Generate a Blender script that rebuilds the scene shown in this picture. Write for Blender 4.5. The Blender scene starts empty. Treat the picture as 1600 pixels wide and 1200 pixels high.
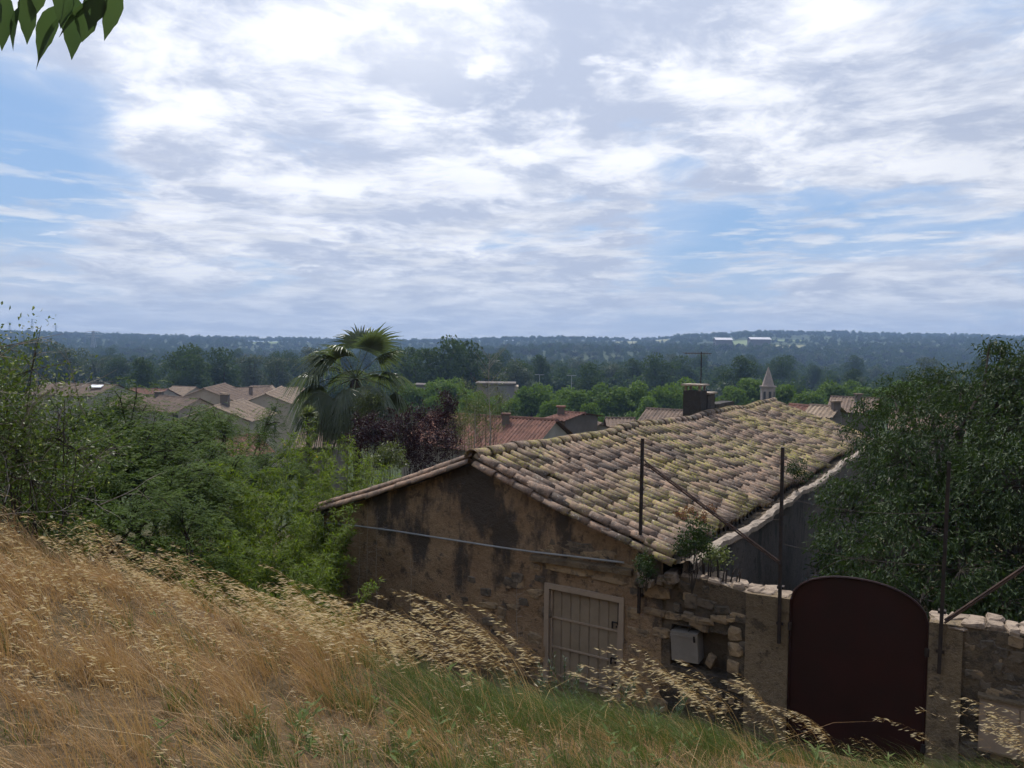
import bpy, math, random
import numpy as np
from mathutils import Vector, Matrix, Euler

sc = bpy.context.scene
COL = sc.collection
rng = np.random.default_rng(7)
random.seed(7)

# ------------------------------------------------------------------ camera
PITCH, ROLL, FPX = 2.63, 0.7, 1200.0
cam_d = bpy.data.cameras.new('camera'); cam = bpy.data.objects.new('camera', cam_d); COL.objects.link(cam)
CR = Euler((math.radians(90 - PITCH), 0, 0)).to_matrix() @ Matrix.Rotation(math.radians(ROLL), 3, 'Z')
cam.matrix_world = CR.to_4x4()
cam_d.sensor_width = 36.0; cam_d.lens = 36.0 * FPX / 1600.0
cam_d.clip_start = 0.05; cam_d.clip_end = 20000
sc.camera = cam
RM = np.array(CR)

# ------------------------------------------------------------------ sun, sky, exposure
SUN_AZ, SUN_EL = math.radians(-14), math.radians(57)
SUN = np.array([math.sin(SUN_AZ) * math.cos(SUN_EL), math.cos(SUN_AZ) * math.cos(SUN_EL), math.sin(SUN_EL)])
sun_d = bpy.data.lights.new('sun', 'SUN'); sun_d.energy = 4.4; sun_d.angle = math.radians(0.6); sun_d.color = (1.0, 0.95, 0.87)
sun = bpy.data.objects.new('sun', sun_d); COL.objects.link(sun)
sun.rotation_euler = Vector(SUN).to_track_quat('Z', 'Y').to_euler(); sun.location = (0, 0, 60)
sc.view_settings.view_transform = 'Standard'; sc.view_settings.look = 'None'
sc.view_settings.exposure = -0.06; sc.view_settings.gamma = 1.0
sc.view_settings.use_curve_mapping = False
sc.render.engine = 'CYCLES'
cy = sc.cycles
cy.use_denoising = True; cy.max_bounces = 4; cy.diffuse_bounces = 2; cy.glossy_bounces = 1
cy.use_adaptive_sampling = True; cy.adaptive_threshold = .03
cy.transmission_bounces = 2; cy.transparent_max_bounces = 6; cy.volume_bounces = 0
cy.sample_clamp_indirect = 4.0

def ray(px, py):
    return RM @ np.array([(px - 800) / FPX, -(py - 600) / FPX, -1.0])
def at(px, py, Y):
    d = ray(px, py); return d * (Y / d[1])

# ------------------------------------------------------------------ node helpers
class NT:
    def __init__(s, tree):
        s.t = tree; tree.nodes.clear()
    def n(s, typ, ins=None, **props):
        nd = s.t.nodes.new(typ)
        for k, v in props.items(): setattr(nd, k, v)
        for k, v in (ins or {}).items():
            sock = nd.inputs[k]
            if hasattr(v, 'is_linked') or isinstance(v, bpy.types.NodeSocket): s.t.links.new(v, sock)
            else:
                if isinstance(v, (tuple, list)) and sock.type == 'RGBA' and len(v) == 3: v = (*v, 1)
                sock.default_value = v
        return nd
    def math(s, op, a, b=0.0, c=0.0, clamp=False):
        nd = s.n('ShaderNodeMath', {0: a, 1: b, 2: c}, operation=op, use_clamp=clamp); return nd.outputs[0]
    def vmath(s, op, a, b=(0, 0, 0), out=0):
        nd = s.n('ShaderNodeVectorMath', {0: a, 1: b}, operation=op); return nd.outputs[out]
    def scale(s, a, k):
        nd = s.n('ShaderNodeVectorMath', {0: a, 'Scale': k}, operation='SCALE'); return nd.outputs[0]
    def mix(s, f, a, b, mode='MIX'):
        nd = s.n('ShaderNodeMix', data_type='RGBA', blend_type=mode)
        for i, v in ((0, f), (6, a), (7, b)):
            if isinstance(v, bpy.types.NodeSocket): s.t.links.new(v, nd.inputs[i])
            else: nd.inputs[i].default_value = (*v, 1) if isinstance(v, tuple) and len(v) == 3 else v
        return nd.outputs[2]
    def noise(s, vec, scale, detail=4, rough=.55, dist=0.0):
        nd = s.n('ShaderNodeTexNoise', {'Vector': vec, 'Scale': scale, 'Detail': detail, 'Roughness': rough, 'Distortion': dist}); return nd.outputs['Fac']
    def ramp(s, f, lo, hi, a=0.0, b=1.0):
        nd = s.n('ShaderNodeMapRange', {0: f, 1: lo, 2: hi, 3: a, 4: b}, interpolation_type='SMOOTHSTEP'); return nd.outputs[0]
    def mapped(s, vec, sc=(1, 1, 1)):
        return s.vmath('MULTIPLY', vec, sc)

def new_mat(name):
    m = bpy.data.materials.new(name); m.use_nodes = True
    return m, NT(m.node_tree)
def finish(nt, shader, disp=None):
    o = nt.n('ShaderNodeOutputMaterial'); nt.t.links.new(shader, o.inputs['Surface'])
def bump(nt, h, strength=.5, dist=.01):
    return nt.n('ShaderNodeBump', {'Strength': strength, 'Distance': dist, 'Height': h}).outputs[0]
def pos(nt): return nt.n('ShaderNodeNewGeometry').outputs['Position']

def plain(name, c1, c2=None, scale=3.0, rough=.85, bmp=.3, bdist=.01, bscale=40.0, spec=.25, metal=0.0):
    m, nt = new_mat(name); p = pos(nt)
    c2 = c2 or tuple(v * .65 for v in c1)
    f = nt.ramp(nt.noise(p, scale, 6, .65), .3, .7)
    col = nt.mix(f, c1, c2)
    b = nt.n('ShaderNodeBsdfPrincipled', {'Base Color': col, 'Roughness': rough, 'Metallic': metal, 'Specular IOR Level': spec,
              'Normal': bump(nt, nt.noise(p, bscale, 4), bmp, bdist)})
    finish(nt, b.outputs[0]); return m

def leafmat(name, ca, cb, cc=None, trans=.4, rough=.5, spec=.3, tint=(1.25, 1.35, .6)):
    """leaf colour varies leaf by leaf (attribute rnd) and plant by plant"""
    m, nt = new_mat(name)
    r = nt.n('ShaderNodeAttribute', attribute_name='rnd').outputs['Fac']
    col = nt.mix(r, ca, cb)
    if cc: col = nt.mix(nt.ramp(r, .93, 1.0), col, cc)
    oi = nt.n('ShaderNodeObjectInfo').outputs['Random']
    col = nt.mix(nt.math('MULTIPLY', oi, .35), col, tuple(v * .6 for v in cb))
    pb = nt.n('ShaderNodeBsdfPrincipled', {'Base Color': col, 'Roughness': rough, 'Specular IOR Level': spec})
    tc = nt.mix(1.0, col, tint, 'MULTIPLY')
    tr = nt.n('ShaderNodeBsdfTranslucent', {'Color': tc})
    mx = nt.n('ShaderNodeMixShader', {0: trans, 1: pb.outputs[0], 2: tr.outputs[0]})
    finish(nt, mx.outputs[0]); return m

# ------------------------------------------------------------------ mesh helpers
class MB:
    """collects vertices and faces (with an optional per-vertex random value) for ONE mesh"""
    def __init__(s): s.v = []; s.f = []; s.r = []; s.n = 0
    def add(s, V, F, r=None):
        V = np.asarray(V, float).reshape(-1, 3); F = np.asarray(F, int)
        s.v.append(V); s.f.append(F + s.n); s.n += len(V)
        s.r.append(np.full(len(V), random.random() if r is None else r) if np.ndim(r) == 0 or r is None else np.asarray(r))
        return s
    def mesh(s, name, off=(0, 0, 0), smooth=False):
        me = bpy.data.meshes.new(name)
        V = np.concatenate(s.v) - np.asarray(off)
        sizes = [np.full(len(f), f.shape[1]) for f in s.f if len(f)]
        flat = np.concatenate([f.ravel() for f in s.f if len(f)])
        sizes = np.concatenate(sizes)
        me.vertices.add(len(V)); me.vertices.foreach_set('co', V.ravel().astype(np.float32))
        me.loops.add(len(flat)); me.loops.foreach_set('vertex_index', flat.astype(np.int32))
        me.polygons.add(len(sizes))
        st = np.concatenate([[0], np.cumsum(sizes)[:-1]])
        me.polygons.foreach_set('loop_start', st.astype(np.int32))
        me.polygons.foreach_set('use_smooth', np.full(len(sizes), smooth))
        a = me.attributes.new('rnd', 'FLOAT', 'POINT'); a.data.foreach_set('value', np.concatenate(s.r).astype(np.float32))
        me.update(calc_edges=True); me.validate()
        return me

BOXF = np.array([[0, 3, 2, 1], [4, 5, 6, 7], [0, 1, 5, 4], [1, 2, 6, 5], [2, 3, 7, 6], [3, 0, 4, 7]])
def box_v(lo, hi):
    x0, y0, z0 = lo; x1, y1, z1 = hi
    return np.array([[x0, y0, z0], [x1, y0, z0], [x1, y1, z0], [x0, y1, z0], [x0, y0, z1], [x1, y0, z1], [x1, y1, z1], [x0, y1, z1]], float)
def tube(path, rad, sides=6, cap=True):
    P = np.asarray(path, float); k = len(P); rad = np.broadcast_to(np.asarray(rad, float), (k,))
    T = np.gradient(P, axis=0); T /= np.linalg.norm(T, axis=1)[:, None] + 1e-9
    up = np.where(np.abs(T[:, 2:3]) > .9, np.array([[1., 0, 0]]), np.array([[0, 0, 1.]]))
    A = np.cross(T, up); A /= np.linalg.norm(A, axis=1)[:, None] + 1e-9
    for i in range(1, k):
        if A[i] @ A[i - 1] < 0: A[i] = -A[i]
    B = np.cross(T, A)
    th = np.linspace(0, 2 * math.pi, sides, endpoint=False)
    V = P[:, None, :] + rad[:, None, None] * (np.cos(th)[None, :, None] * A[:, None, :] + np.sin(th)[None, :, None] * B[:, None, :])
    F = []
    for i in range(k - 1):
        for j in range(sides):
            a = i * sides + j; b = i * sides + (j + 1) % sides
            F.append([a, b, b + sides, a + sides])
    V = V.reshape(-1, 3)
    if cap:
        V = np.vstack([V, P[-1:], P[:1]]); n = k * sides
        for j in range(sides):
            F.append([(k - 1) * sides + j, (k - 1) * sides + (j + 1) % sides, n, n])
            F.append([(j + 1) % sides, j, n + 1, n + 1])
    return V, F
def tube_into(mb, path, rad, sides=6, r=None, cap=True):
    V, F = tube(path, rad, sides, cap)
    q = np.array([f for f in F if f[2] != f[3]]); t = np.array([f[:3] for f in F if f[2] == f[3]])
    n0 = mb.n
    mb.add(V, q, r)
    if len(t): mb.f.append(t + n0)
def grid_into(mb, P, r=None, flip=False):
    """P is (ni,nj,3)"""
    ni, nj = P.shape[:2]; idx = np.arange(ni * nj).reshape(ni, nj)
    F = np.stack([idx[:-1, :-1], idx[1:, :-1], idx[1:, 1:], idx[:-1, 1:]], -1).reshape(-1, 4)
    if flip: F = F[:, ::-1]
    mb.add(P.reshape(-1, 3), F, r)

_W = {}
def wl(o): return _W.get(o.name, np.zeros(3))
def tag(o, label=None, cat=None, group=None, kind=None):
    for k, v in (('label', label), ('category', cat), ('group', group), ('kind', kind)):
        if v: o[k] = v
    return o
def thing(name, loc, label, cat, group=None):
    o = bpy.data.objects.new(name, None); COL.objects.link(o); o.location = tuple(loc); o.empty_display_size = .2
    _W[o.name] = np.asarray(loc, float); return tag(o, label, cat, group)
def part(name, mb, mat, parent=None, smooth=False, origin=None, kind=None, label=None):
    """mb in world coordinates -> one mesh object under parent"""
    base = wl(parent) if parent else np.zeros(3)
    org = base if origin is None else np.asarray(origin, float)
    o = bpy.data.objects.new(name, mb.mesh(name, org, smooth)); COL.objects.link(o)
    o.data.materials.append(mat); o.parent = parent; o.location = tuple(org - base)
    _W[o.name] = org
    return tag(o, label, None, None, kind)
def solo(name, mb, mat, label, cat, group=None, smooth=False, origin=None):
    return tag(part(name, mb, mat, None, smooth, origin), label, cat, group)
def struct(name, mb, mat, smooth=False, kind='structure'):
    return tag(part(name, mb, mat, None, smooth), None, None, None, kind)
def clone(root, loc, rz=0.0, s=1.0, label=None, group=None):
    r = root.copy(); COL.objects.link(r); r.location = tuple(loc); r.rotation_euler = (0, 0, rz); r.scale = (s, s, s) if np.ndim(s) == 0 else tuple(s)
    if label: r['label'] = label
    if group: r['group'] = group
    for ch in root.children:
        c = ch.copy(); COL.objects.link(c); c.parent = r
        for g in ch.children:
            d = g.copy(); COL.objects.link(d); d.parent = c
    return r
def unit(v): return v / (np.linalg.norm(v, axis=-1, keepdims=True) + 1e-9)
def leaves_into(mb, P, D, U, L, W, fold=.15, r=None, wide=.5):
    """leaf blades: base P, direction D, face normal about U"""
    n = len(P); L = np.broadcast_to(L, (n,))[:, None]; W = np.broadcast_to(W, (n,))[:, None]
    D = unit(D); S = unit(np.cross(D, U)); N = np.cross(S, D)
    M = P + D * L * wide
    V = np.stack([P, M + S * W / 2 + N * W * fold, P + D * L, M - S * W / 2 + N * W * fold], 1)
    F = np.arange(4 * n).reshape(n, 4)
    rr = rng.random(n) if r is None else r
    mb.add(V.reshape(-1, 3), F, np.repeat(rr, 4))
def randdir(n): return unit(rng.normal(size=(n, 3)))
def smooth01(x, a, b):
    t = np.clip((x - a) / (b - a), 0, 1); return t * t * (3 - 2 * t)
def vnoise(x, y, seed=0, octaves=3):
    """cheap smooth noise from sines, about -1..1"""
    r = np.random.default_rng(seed); out = 0; amp = 1; tot = 0
    for o in range(octaves):
        for k in range(3):
            a = r.uniform(0, 2 * math.pi); f = (2 ** o) * r.uniform(.7, 1.4); ph = r.uniform(0, 6.28)
            out = out + amp * np.sin(f * (x * math.cos(a) + y * math.sin(a)) + ph)
        tot += 1.7 * amp; amp *= .5
    return out / tot

# ------------------------------------------------------------------ house frame: a along the gable wall, b along the ridge
TH = math.radians(58)
E1 = np.array([math.sin(TH), -math.cos(TH), 0]); E2 = np.array([math.cos(TH), math.sin(TH), 0])
AX = np.array([-0.59, 13.24, 0.0])
def H(a, b, z): return AX + np.multiply.outer(np.asarray(a, float), E1) + np.multiply.outer(np.asarray(b, float), E2) + np.multiply.outer(np.asarray(z, float), np.array([0, 0, 1.0]))
def gw(px, py, b=0.0):
    """pixel -> (a, z) on the vertical plane b"""
    d = ray(px, py); p = d * ((AX @ E2 + b) / (d @ E2)); return (p - AX) @ E1, p[2]

# ------------------------------------------------------------------ terrain
def ridge_z(x, y):
    az = np.arctan2(x, np.maximum(y, 1)); t = 800 + FPX * np.tan(np.clip(az, -1.0, 1.0))
    yy = np.interp(t, [-400, 0, 200, 400, 640, 760, 880, 1000, 1080, 1200, 1400, 1600, 2000], [520, 523, 528, 534, 537, 533, 532, 535, 529, 523, 526, 529, 528])
    hor = 545 + (t - 800) * .0122
    return (hor - yy) / FPX * 1900.0
def ground_z(x, y):
    x = np.asarray(x, float); y = np.asarray(y, float)
    b = (x - AX[0]) * E2[0] + (y - AX[1]) * E2[1]
    crest = np.interp(x, [-14, -7, -4.4, -1.9, .27, 1.9, 3.4, 5, 9], [-1.2, -1.5, -1.78, -2.6, -3.2, -3.5, -3.75, -3.9, -4.2])
    bank = -1.6 + (crest + 1.6) * np.clip(y, 0, 20) / 6.6 + .05 * vnoise(x * .9, y * .9, 3)
    bank = np.where(y < 0, -1.6 + np.clip(-y - 2.5, 0, 80) * .6, bank)  # unseen slope behind the camera, made steep to block sky light from the back
    low = np.interp(y, [0, 12, 16, 40, 120, 140, 5000], [-5.35, -5.5, -5.75, -9.0, -19.0, -20.0, -20.0]) + .05 * vnoise(x * .5, y * .5, 5)
    t = 1 - smooth01(y, 6.5, 9.4)
    t = np.minimum(t, smooth01(-b, .4, 1.6))
    z = bank * t + low * (1 - t)
    hill = smooth01(y, 520, 1900) * (ridge_z(x, y) + 20) + 6 * vnoise(x * .006, y * .006, 8) * smooth01(y, 300, 900) * (1 - smooth01(y, 1500, 1900))
    return z + np.where(y > 300, hill, 0)

# ------------------------------------------------------------------ world: sky with broken cloud
w = bpy.data.worlds.new('World'); sc.world = w; w.use_nodes = True
nt = NT(w.node_tree)
sky = nt.n('ShaderNodeTexSky', sky_type='NISHITA', sun_disc=False, sun_elevation=SUN_EL, sun_rotation=SUN_AZ, air_density=1.1, dust_density=1.4, ozone_density=1.6)
dv = nt.n('ShaderNodeTexCoord').outputs['Generated']
sx = nt.n('ShaderNodeSeparateXYZ', {0: dv})
zc = nt.math('MAXIMUM', sx.outputs[2], 0.0)
den = nt.math('ADD', zc, .14)
pl = nt.n('ShaderNodeCombineXYZ', {0: nt.math('DIVIDE', sx.outputs[0], den), 1: nt.math('DIVIDE', sx.outputs[1], den), 2: nt.math('MULTIPLY', zc, 2.0)}).outputs[0]
pw = nt.vmath('ADD', pl, nt.scale(nt.n('ShaderNodeTexNoise', {'Vector': pl, 'Scale': 1.3, 'Detail': 3}).outputs['Color'], .5))
big = nt.noise(pw, 1.05, 10, .6)
def sky_spot(px, py, rad, amt, src):
    """a gap (negative) or bank (positive) of cloud in the sky in the direction of that pixel"""
    d = ray(px, py); d = d / np.linalg.norm(d)
    q = nt.vmath('MULTIPLY', nt.vmath('SUBTRACT', dv, tuple(d)), (1, 1, 1.9))
    ln = nt.vmath('LENGTH', q, out=1)
    return nt.math('ADD', src, nt.math('MULTIPLY', nt.ramp(ln, rad, 0.0), amt))
cov = nt.math('ADD', big, .07)
for s in ((20, 235, .26, -.34), (-200, 300, .3, -.2), (1180, 380, .22, -.20), (1330, 330, .17, -.13), (1480, 345, .12, -.10), (1560, 180, .2, .12), (640, 300, .42, .16), (820, 60, .4, .16), (250, 20, .25, .12),
          (1330, 130, .25, .14), (1400, 435, .2, .12), (250, 330, .22, .1), (500, 480, .4, .07)):
    cov = sky_spot(*s, cov)
thin = nt.ramp(cov, .34, .62)
edge = nt.noise(pw, 4.5, 6, .6)
pb_ = nt.vmath('ADD', pl, nt.scale(nt.n('ShaderNodeTexNoise', {'Vector': pl, 'Scale': 3.0, 'Detail': 5, 'Roughness': .6}).outputs['Color'], .55))
puff = nt.n('ShaderNodeTexVoronoi', {'Vector': pb_, 'Scale': 2.6, 'Smoothness': .45, 'Detail': 2.0, 'Roughness': .5}, feature='SMOOTH_F1').outputs['Distance']
puff = nt.ramp(puff, .75, .1)
edge = nt.math('ADD', nt.math('MULTIPLY', edge, .6), nt.math('MULTIPLY', puff, .5))
mask = nt.ramp(nt.math('ADD', cov, nt.math('MULTIPLY', nt.math('SUBTRACT', edge, .5), .26)), .43, .57)
# grey bases and bright tops
pn = nt.vmath('ADD', pw, (0.0, -.22, 0.12))
sh = nt.noise(pn, 2.1, 9, .66)
sh2 = nt.noise(nt.mapped(pl, (1, 1.0, 1)), 2.6, 5, .55)
dark = nt.ramp(nt.math('SUBTRACT', nt.math('ADD', nt.math('MULTIPLY', sh, .75), nt.math('MULTIPLY', sh2, .35)), nt.math('MULTIPLY', puff, .13)), .43, .64)
for s in ((860, 165, .12, .2), (1420, 100, .17, .3), (1560, 240, .12, .2), (350, 315, .1, .25), (700, 330, .13, .25), (950, 350, .13, .25), (640, 60, .2, -.35), (1250, 60, .1, -.3)):
    dark = sky_spot(*s, dark)
dark = nt.math('MINIMUM', nt.math('MAXIMUM', dark, 0.0), 1.0)
ccol = nt.mix(dark, (10.8, 10.9, 11.3), (5.3, 5.9, 7.4))
glow = nt.ramp(nt.vmath('DOT_PRODUCT', dv, tuple(SUN), out=1), .35, 1.0, .9, 1.25)
ccol = nt.scale(ccol, glow)
base = nt.mix(.55, sky.outputs[0], (2.7, 5.2, 9.6))
base = nt.mix(nt.math('MULTIPLY', thin, .55), base, (7.4, 8.2, 9.8))
col = nt.mix(nt.math('MULTIPLY', mask, .93), base, ccol)
# low banks of small cumulus towards the horizon
az = nt.math('ARCTAN2', sx.outputs[0], sx.outputs[1])
lowv = nt.n('ShaderNodeCombineXYZ', {0: nt.math('MULTIPLY', az, 7.0), 1: nt.math('MULTIPLY', sx.outputs[2], 46.0), 2: 0.0}).outputs[0]
lown = nt.noise(lowv, 1.0, 8, .62, .25)
lowz = nt.math('MULTIPLY', nt.ramp(sx.outputs[2], .0, .05), nt.ramp(sx.outputs[2], .26, .12))
lowm = nt.math('MULTIPLY', nt.ramp(lown, .47, .60), lowz)
lows = nt.ramp(nt.noise(nt.vmath('ADD', lowv, (0, -.5, 0)), 1.0, 8, .62, .25), .44, .62)
col = nt.mix(nt.math('MULTIPLY', lowm, .8), col, nt.mix(lows, (9.2, 9.4, 9.9), (5.8, 6.4, 7.8)))
hz = nt.ramp(sx.outputs[2], .14, -.01)
col = nt.mix(nt.math('MULTIPLY', hz, .66), col, (6.0, 6.7, 8.0))
bg = nt.n('ShaderNodeBackground', {'Color': col, 'Strength': .1})
wo = nt.n('ShaderNodeOutputWorld'); nt.t.links.new(bg.outputs[0], wo.inputs['Surface'])

# ------------------------------------------------------------------ materials
def tile_material(name, base, alt, dark, lichen):
    m, nt = new_mat(name); p = pos(nt)
    r = nt.math('FRACT', nt.math('ADD', nt.n('ShaderNodeObjectInfo').outputs['Random'], nt.n('ShaderNodeAttribute', attribute_name='rnd').outputs['Fac']))
    col = nt.mix(nt.ramp(r, .15, .95), base, alt)
    col = nt.mix(nt.ramp(nt.math('FRACT', nt.math('MULTIPLY', r, 7.3)), .6, 1.0, 0, .75), col, dark)
    grime = nt.ramp(nt.noise(p, 9, 6, .7), .42, .64, 0, .8)
    col = nt.mix(grime, col, dark)
    if lichen:
        zone = nt.math('MULTIPLY', nt.ramp(nt.noise(p, .62, 4, .6), .43, .62), 1.0)
        fine = nt.ramp(nt.noise(p, 22, 6, .72), .45, .58)
        col = nt.mix(nt.math('MULTIPLY', nt.math('MULTIPLY', zone, fine), .8), col, (.33, .30, .06))
        pale = nt.ramp(nt.noise(nt.vmath('ADD', p, (7, 3, 1)), 19, 5, .7), .56, .68, 0, .75)
        col = nt.mix(pale, col, (.40, .36, .31))
    b = nt.n('ShaderNodeBsdfPrincipled', {'Base Color': col, 'Roughness': .9, 'Specular IOR Level': .2, 'Normal': bump(nt, nt.noise(p, 60, 5, .7), .6, .008)})
    finish(nt, b.outputs[0]); return m
M_TILE = tile_material('old_clay_tile', (.215, .152, .115), (.285, .19, .135), (.075, .062, .055), True)
M_VERGE = tile_material('verge_clay_tile', (.30, .205, .15), (.37, .25, .18), (.12, .095, .08), False)
M_CHAN = plain('channel_tile', (.10, .085, .07), (.045, .042, .04), 8)

def stained_plaster(name, c1, c2, stain, amt=1.0, vert=True, lo=.5, hi=.6):
    m, nt = new_mat(name); p = pos(nt)
    col = nt.mix(nt.ramp(nt.noise(p, 1.1, 5, .6), .35, .65), c1, c2)
    col = nt.mix(nt.ramp(nt.noise(p, 14, 5, .7), .45, .7, 0, .55), col, tuple(v * .5 for v in c1))
    ps = nt.mapped(p, (1, 1, .42)) if vert else p
    hz_ = nt.ramp(nt.n('ShaderNodeSeparateXYZ', {0: p}).outputs[2], -5.2, -2.4, -.11, .075) if vert else 0.0
    s1 = nt.ramp(nt.math('ADD', nt.noise(ps, 1.25, 8, .66), hz_), lo, hi)
    s2 = nt.ramp(nt.noise(p, 4.2, 8, .75), .54, .62)
    st = nt.math('MAXIMUM', s1, nt.math('MULTIPLY', s2, .85))
    col = nt.mix(nt.math('MULTIPLY', st, amt), col, stain)
    h = nt.math('ADD', nt.noise(p, 7, 6, .65), nt.math('MULTIPLY', nt.noise(p, 45, 4, .6), .35))
    b = nt.n('ShaderNodeBsdfPrincipled', {'Base Color': col, 'Roughness': .95, 'Specular IOR Level': .15, 'Normal': bump(nt, h, 1.0, .06)})
    finish(nt, b.outputs[0]); return m
M_PLAST = stained_plaster('weathered_plaster', (.34, .235, .145), (.27, .18, .11), (.065, .056, .05), .92)
M_CEMENT = stained_plaster('cement_render', (.235, .18, .12), (.185, .14, .09), (.06, .05, .04), .85, True, .54, .7)
M_RUBBLE = stained_plaster('rubble_mortar', (.17, .13, .09), (.12, .095, .07), (.045, .04, .035), .8, False, .46, .6)
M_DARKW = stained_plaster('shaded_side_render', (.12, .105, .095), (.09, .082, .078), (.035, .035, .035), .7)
M_COPE = plain('mortar_coping', (.38, .31, .25), (.22, .18, .145), 9, bmp=.8, bdist=.02, bscale=25)
def stone_mat(name, a, b_, c):
    m, nt = new_mat(name); p = pos(nt); r = nt.n('ShaderNodeObjectInfo').outputs['Random']
    col = nt.mix(r, a, b_); col = nt.mix(nt.ramp(nt.noise(p, 8, 6, .7), .45, .65, 0, .8), col, c)
    s = nt.n('ShaderNodeBsdfPrincipled', {'Base Color': col, 'Roughness': .95, 'Specular IOR Level': .15, 'Normal': bump(nt, nt.noise(p, 30, 5, .7), .8, .015)})
    finish(nt, s.outputs[0]); return m
M_STONE = stone_mat('limestone', (.36, .26, .155), (.25, .185, .12), (.10, .08, .065))
M_STONED = stone_mat('dark_limestone', (.20, .16, .12), (.12, .10, .08), (.05, .045, .04))
M_STONEL = stone_mat('pale_coping_stone', (.36, .285, .22), (.25, .195, .15), (.13, .10, .08))
M_DOOR = plain('beige_paint', (.34, .268, .205), (.295, .23, .175), 5, .6, .1, .004, 60)
M_DOORB = plain('beige_board_paint', (.28, .225, .165), (.23, .185, .135), 4, .65, .12, .004, 50)
M_IRON = plain('dark_rusty_iron', (.055, .04, .035), (.025, .022, .022), 9, .7, .3, .003, 80, metal=.2)
M_RUST = plain('rust_brown_iron', (.10, .06, .045), (.045, .03, .028), 9, .75, .3, .003, 80)
M_GATE = plain('dark_red_gate_paint', (.034, .010, .009), (.024, .009, .008), 2.2, .5, .15, .004, 20)
M_GREY = plain('grey_plastic', (.25, .225, .20), (.20, .18, .16), 4, .5, .05)
M_BOX = plain('beige_cabinet_plastic', (.33, .255, .195), (.27, .21, .16), 3, .6, .08)
M_BLACK = plain('black_metal', (.015, .014, .014), (.02, .018, .018), 5, .5, .05)
M_BARK = plain('bark', (.075, .06, .048), (.04, .034, .03), 6, .95, .7, .02, 18)
M_TWIG = plain('grey_twig', (.30, .27, .23), (.20, .175, .15), 9, .9, .3, .004, 60)
M_ZINC = plain('zinc_pipe', (.34, .35, .36), (.26, .27, .28), 5, .5, .1)

# ground
m, nt = new_mat('hillside_soil'); p = pos(nt)
yy = nt.n('ShaderNodeSeparateXYZ', {0: p})
near = nt.mix(nt.ramp(nt.noise(p, 2.2, 6, .7), .35, .7), (.12, .08, .045), (.07, .055, .03))
near = nt.mix(nt.ramp(nt.noise(p, 30, 4, .7), .5, .7, 0, .6), near, (.21, .155, .095))
far = nt.mix(nt.ramp(nt.noise(p, .012, 5, .6), .4, .6), (.04, .055, .024), (.06, .075, .03))
far = nt.mix(nt.ramp(nt.noise(p, .3, 4, .6), .4, .7, 0, .5), far, (.05, .06, .028))
col = nt.mix(nt.ramp(yy.outputs[1], 22, 40), near, far)
s = nt.n('ShaderNodeBsdfPrincipled', {'Base Color': col, 'Roughness': 1.0, 'Specular IOR Level': .1, 'Normal': bump(nt, nt.noise(p, 22, 5, .7), .7, .03)})
finish(nt, s.outputs[0]); M_GROUND = m

# ------------------------------------------------------------------ ground: one sheet out to the horizon
gx = np.concatenate([-np.geomspace(3000, 14, 42), np.linspace(-13, 13, 105), np.geomspace(14, 3000, 42)])
gy = np.concatenate([-np.geomspace(70, 4, 8), np.linspace(-3, 18, 90), np.geomspace(18.4, 2500, 85)])
X, Y = np.meshgrid(gx, gy, indexing='ij')
mb = MB(); grid_into(mb, np.stack([X, Y, ground_z(X, Y)], -1))
ground = struct('ground', mb, M_GROUND, True)
# pale fields, meadow and dirt track on the far slopes and the valley floor (sheets a few cm over the ground)
def field(name, outline, mat, lift=.35):
    """outline: (x, y) world corners, laid on the ground"""
    O = np.array(outline, float); n = 14
    u, v = np.meshgrid(np.linspace(0, 1, n), np.linspace(0, 1, n), indexing='ij')
    P = (O[0] * ((1 - u) * (1 - v))[..., None] + O[1] * (u * (1 - v))[..., None] + O[2] * (u * v)[..., None] + O[3] * ((1 - u) * v)[..., None])
    Z = ground_z(P[..., 0], P[..., 1]) + lift
    b_ = MB(); grid_into(b_, np.concatenate([P, Z[..., None]], -1)); return struct(name, b_, mat, True)
M_FIELD = plain('pale_meadow', (.17, .20, .07), (.13, .17, .06), .02, .95, 0, .01, 5)
M_FIELD2 = plain('straw_field', (.24, .22, .11), (.18, .18, .08), .03, .95, 0, .01, 5)
M_DIRT = plain('dirt_track', (.42, .32, .23), (.34, .26, .19), .6, .95, .2, .01, 5)
def xof(px, Y): return (px - 800) / FPX * Y
FIELDS = []
for nm, px0, px1, Y0, Y1, mt in (('field', 385, 428, 1400, 1620, M_FIELD), ('field', 955, 1035, 1480, 1700, M_FIELD2), ('field', 1095, 1160, 1150, 1330, M_FIELD),
                                 ('field', 1165, 1245, 1080, 1180, M_FIELD2), ('field', 1130, 1250, 1330, 1400, M_FIELD), ('meadow', 196, 232, 250, 330, M_FIELD), ('field', 1235, 1290, 1500, 1560, M_FIELD)):
    field(nm, [(xof(px0, Y0), Y0), (xof(px1, Y0), Y0), (xof(px1 + 12, Y1), Y1), (xof(px0 + 20, Y1), Y1)], mt)
    FIELDS.append((px0 - 6, px1 + 14, Y0 - 60, Y1 + 10))
field('dirt_path', [(xof(228, 240), 240), (xof(262, 235), 235), (xof(240, 300), 300), (xof(222, 310), 310)], M_DIRT, .6)

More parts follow.
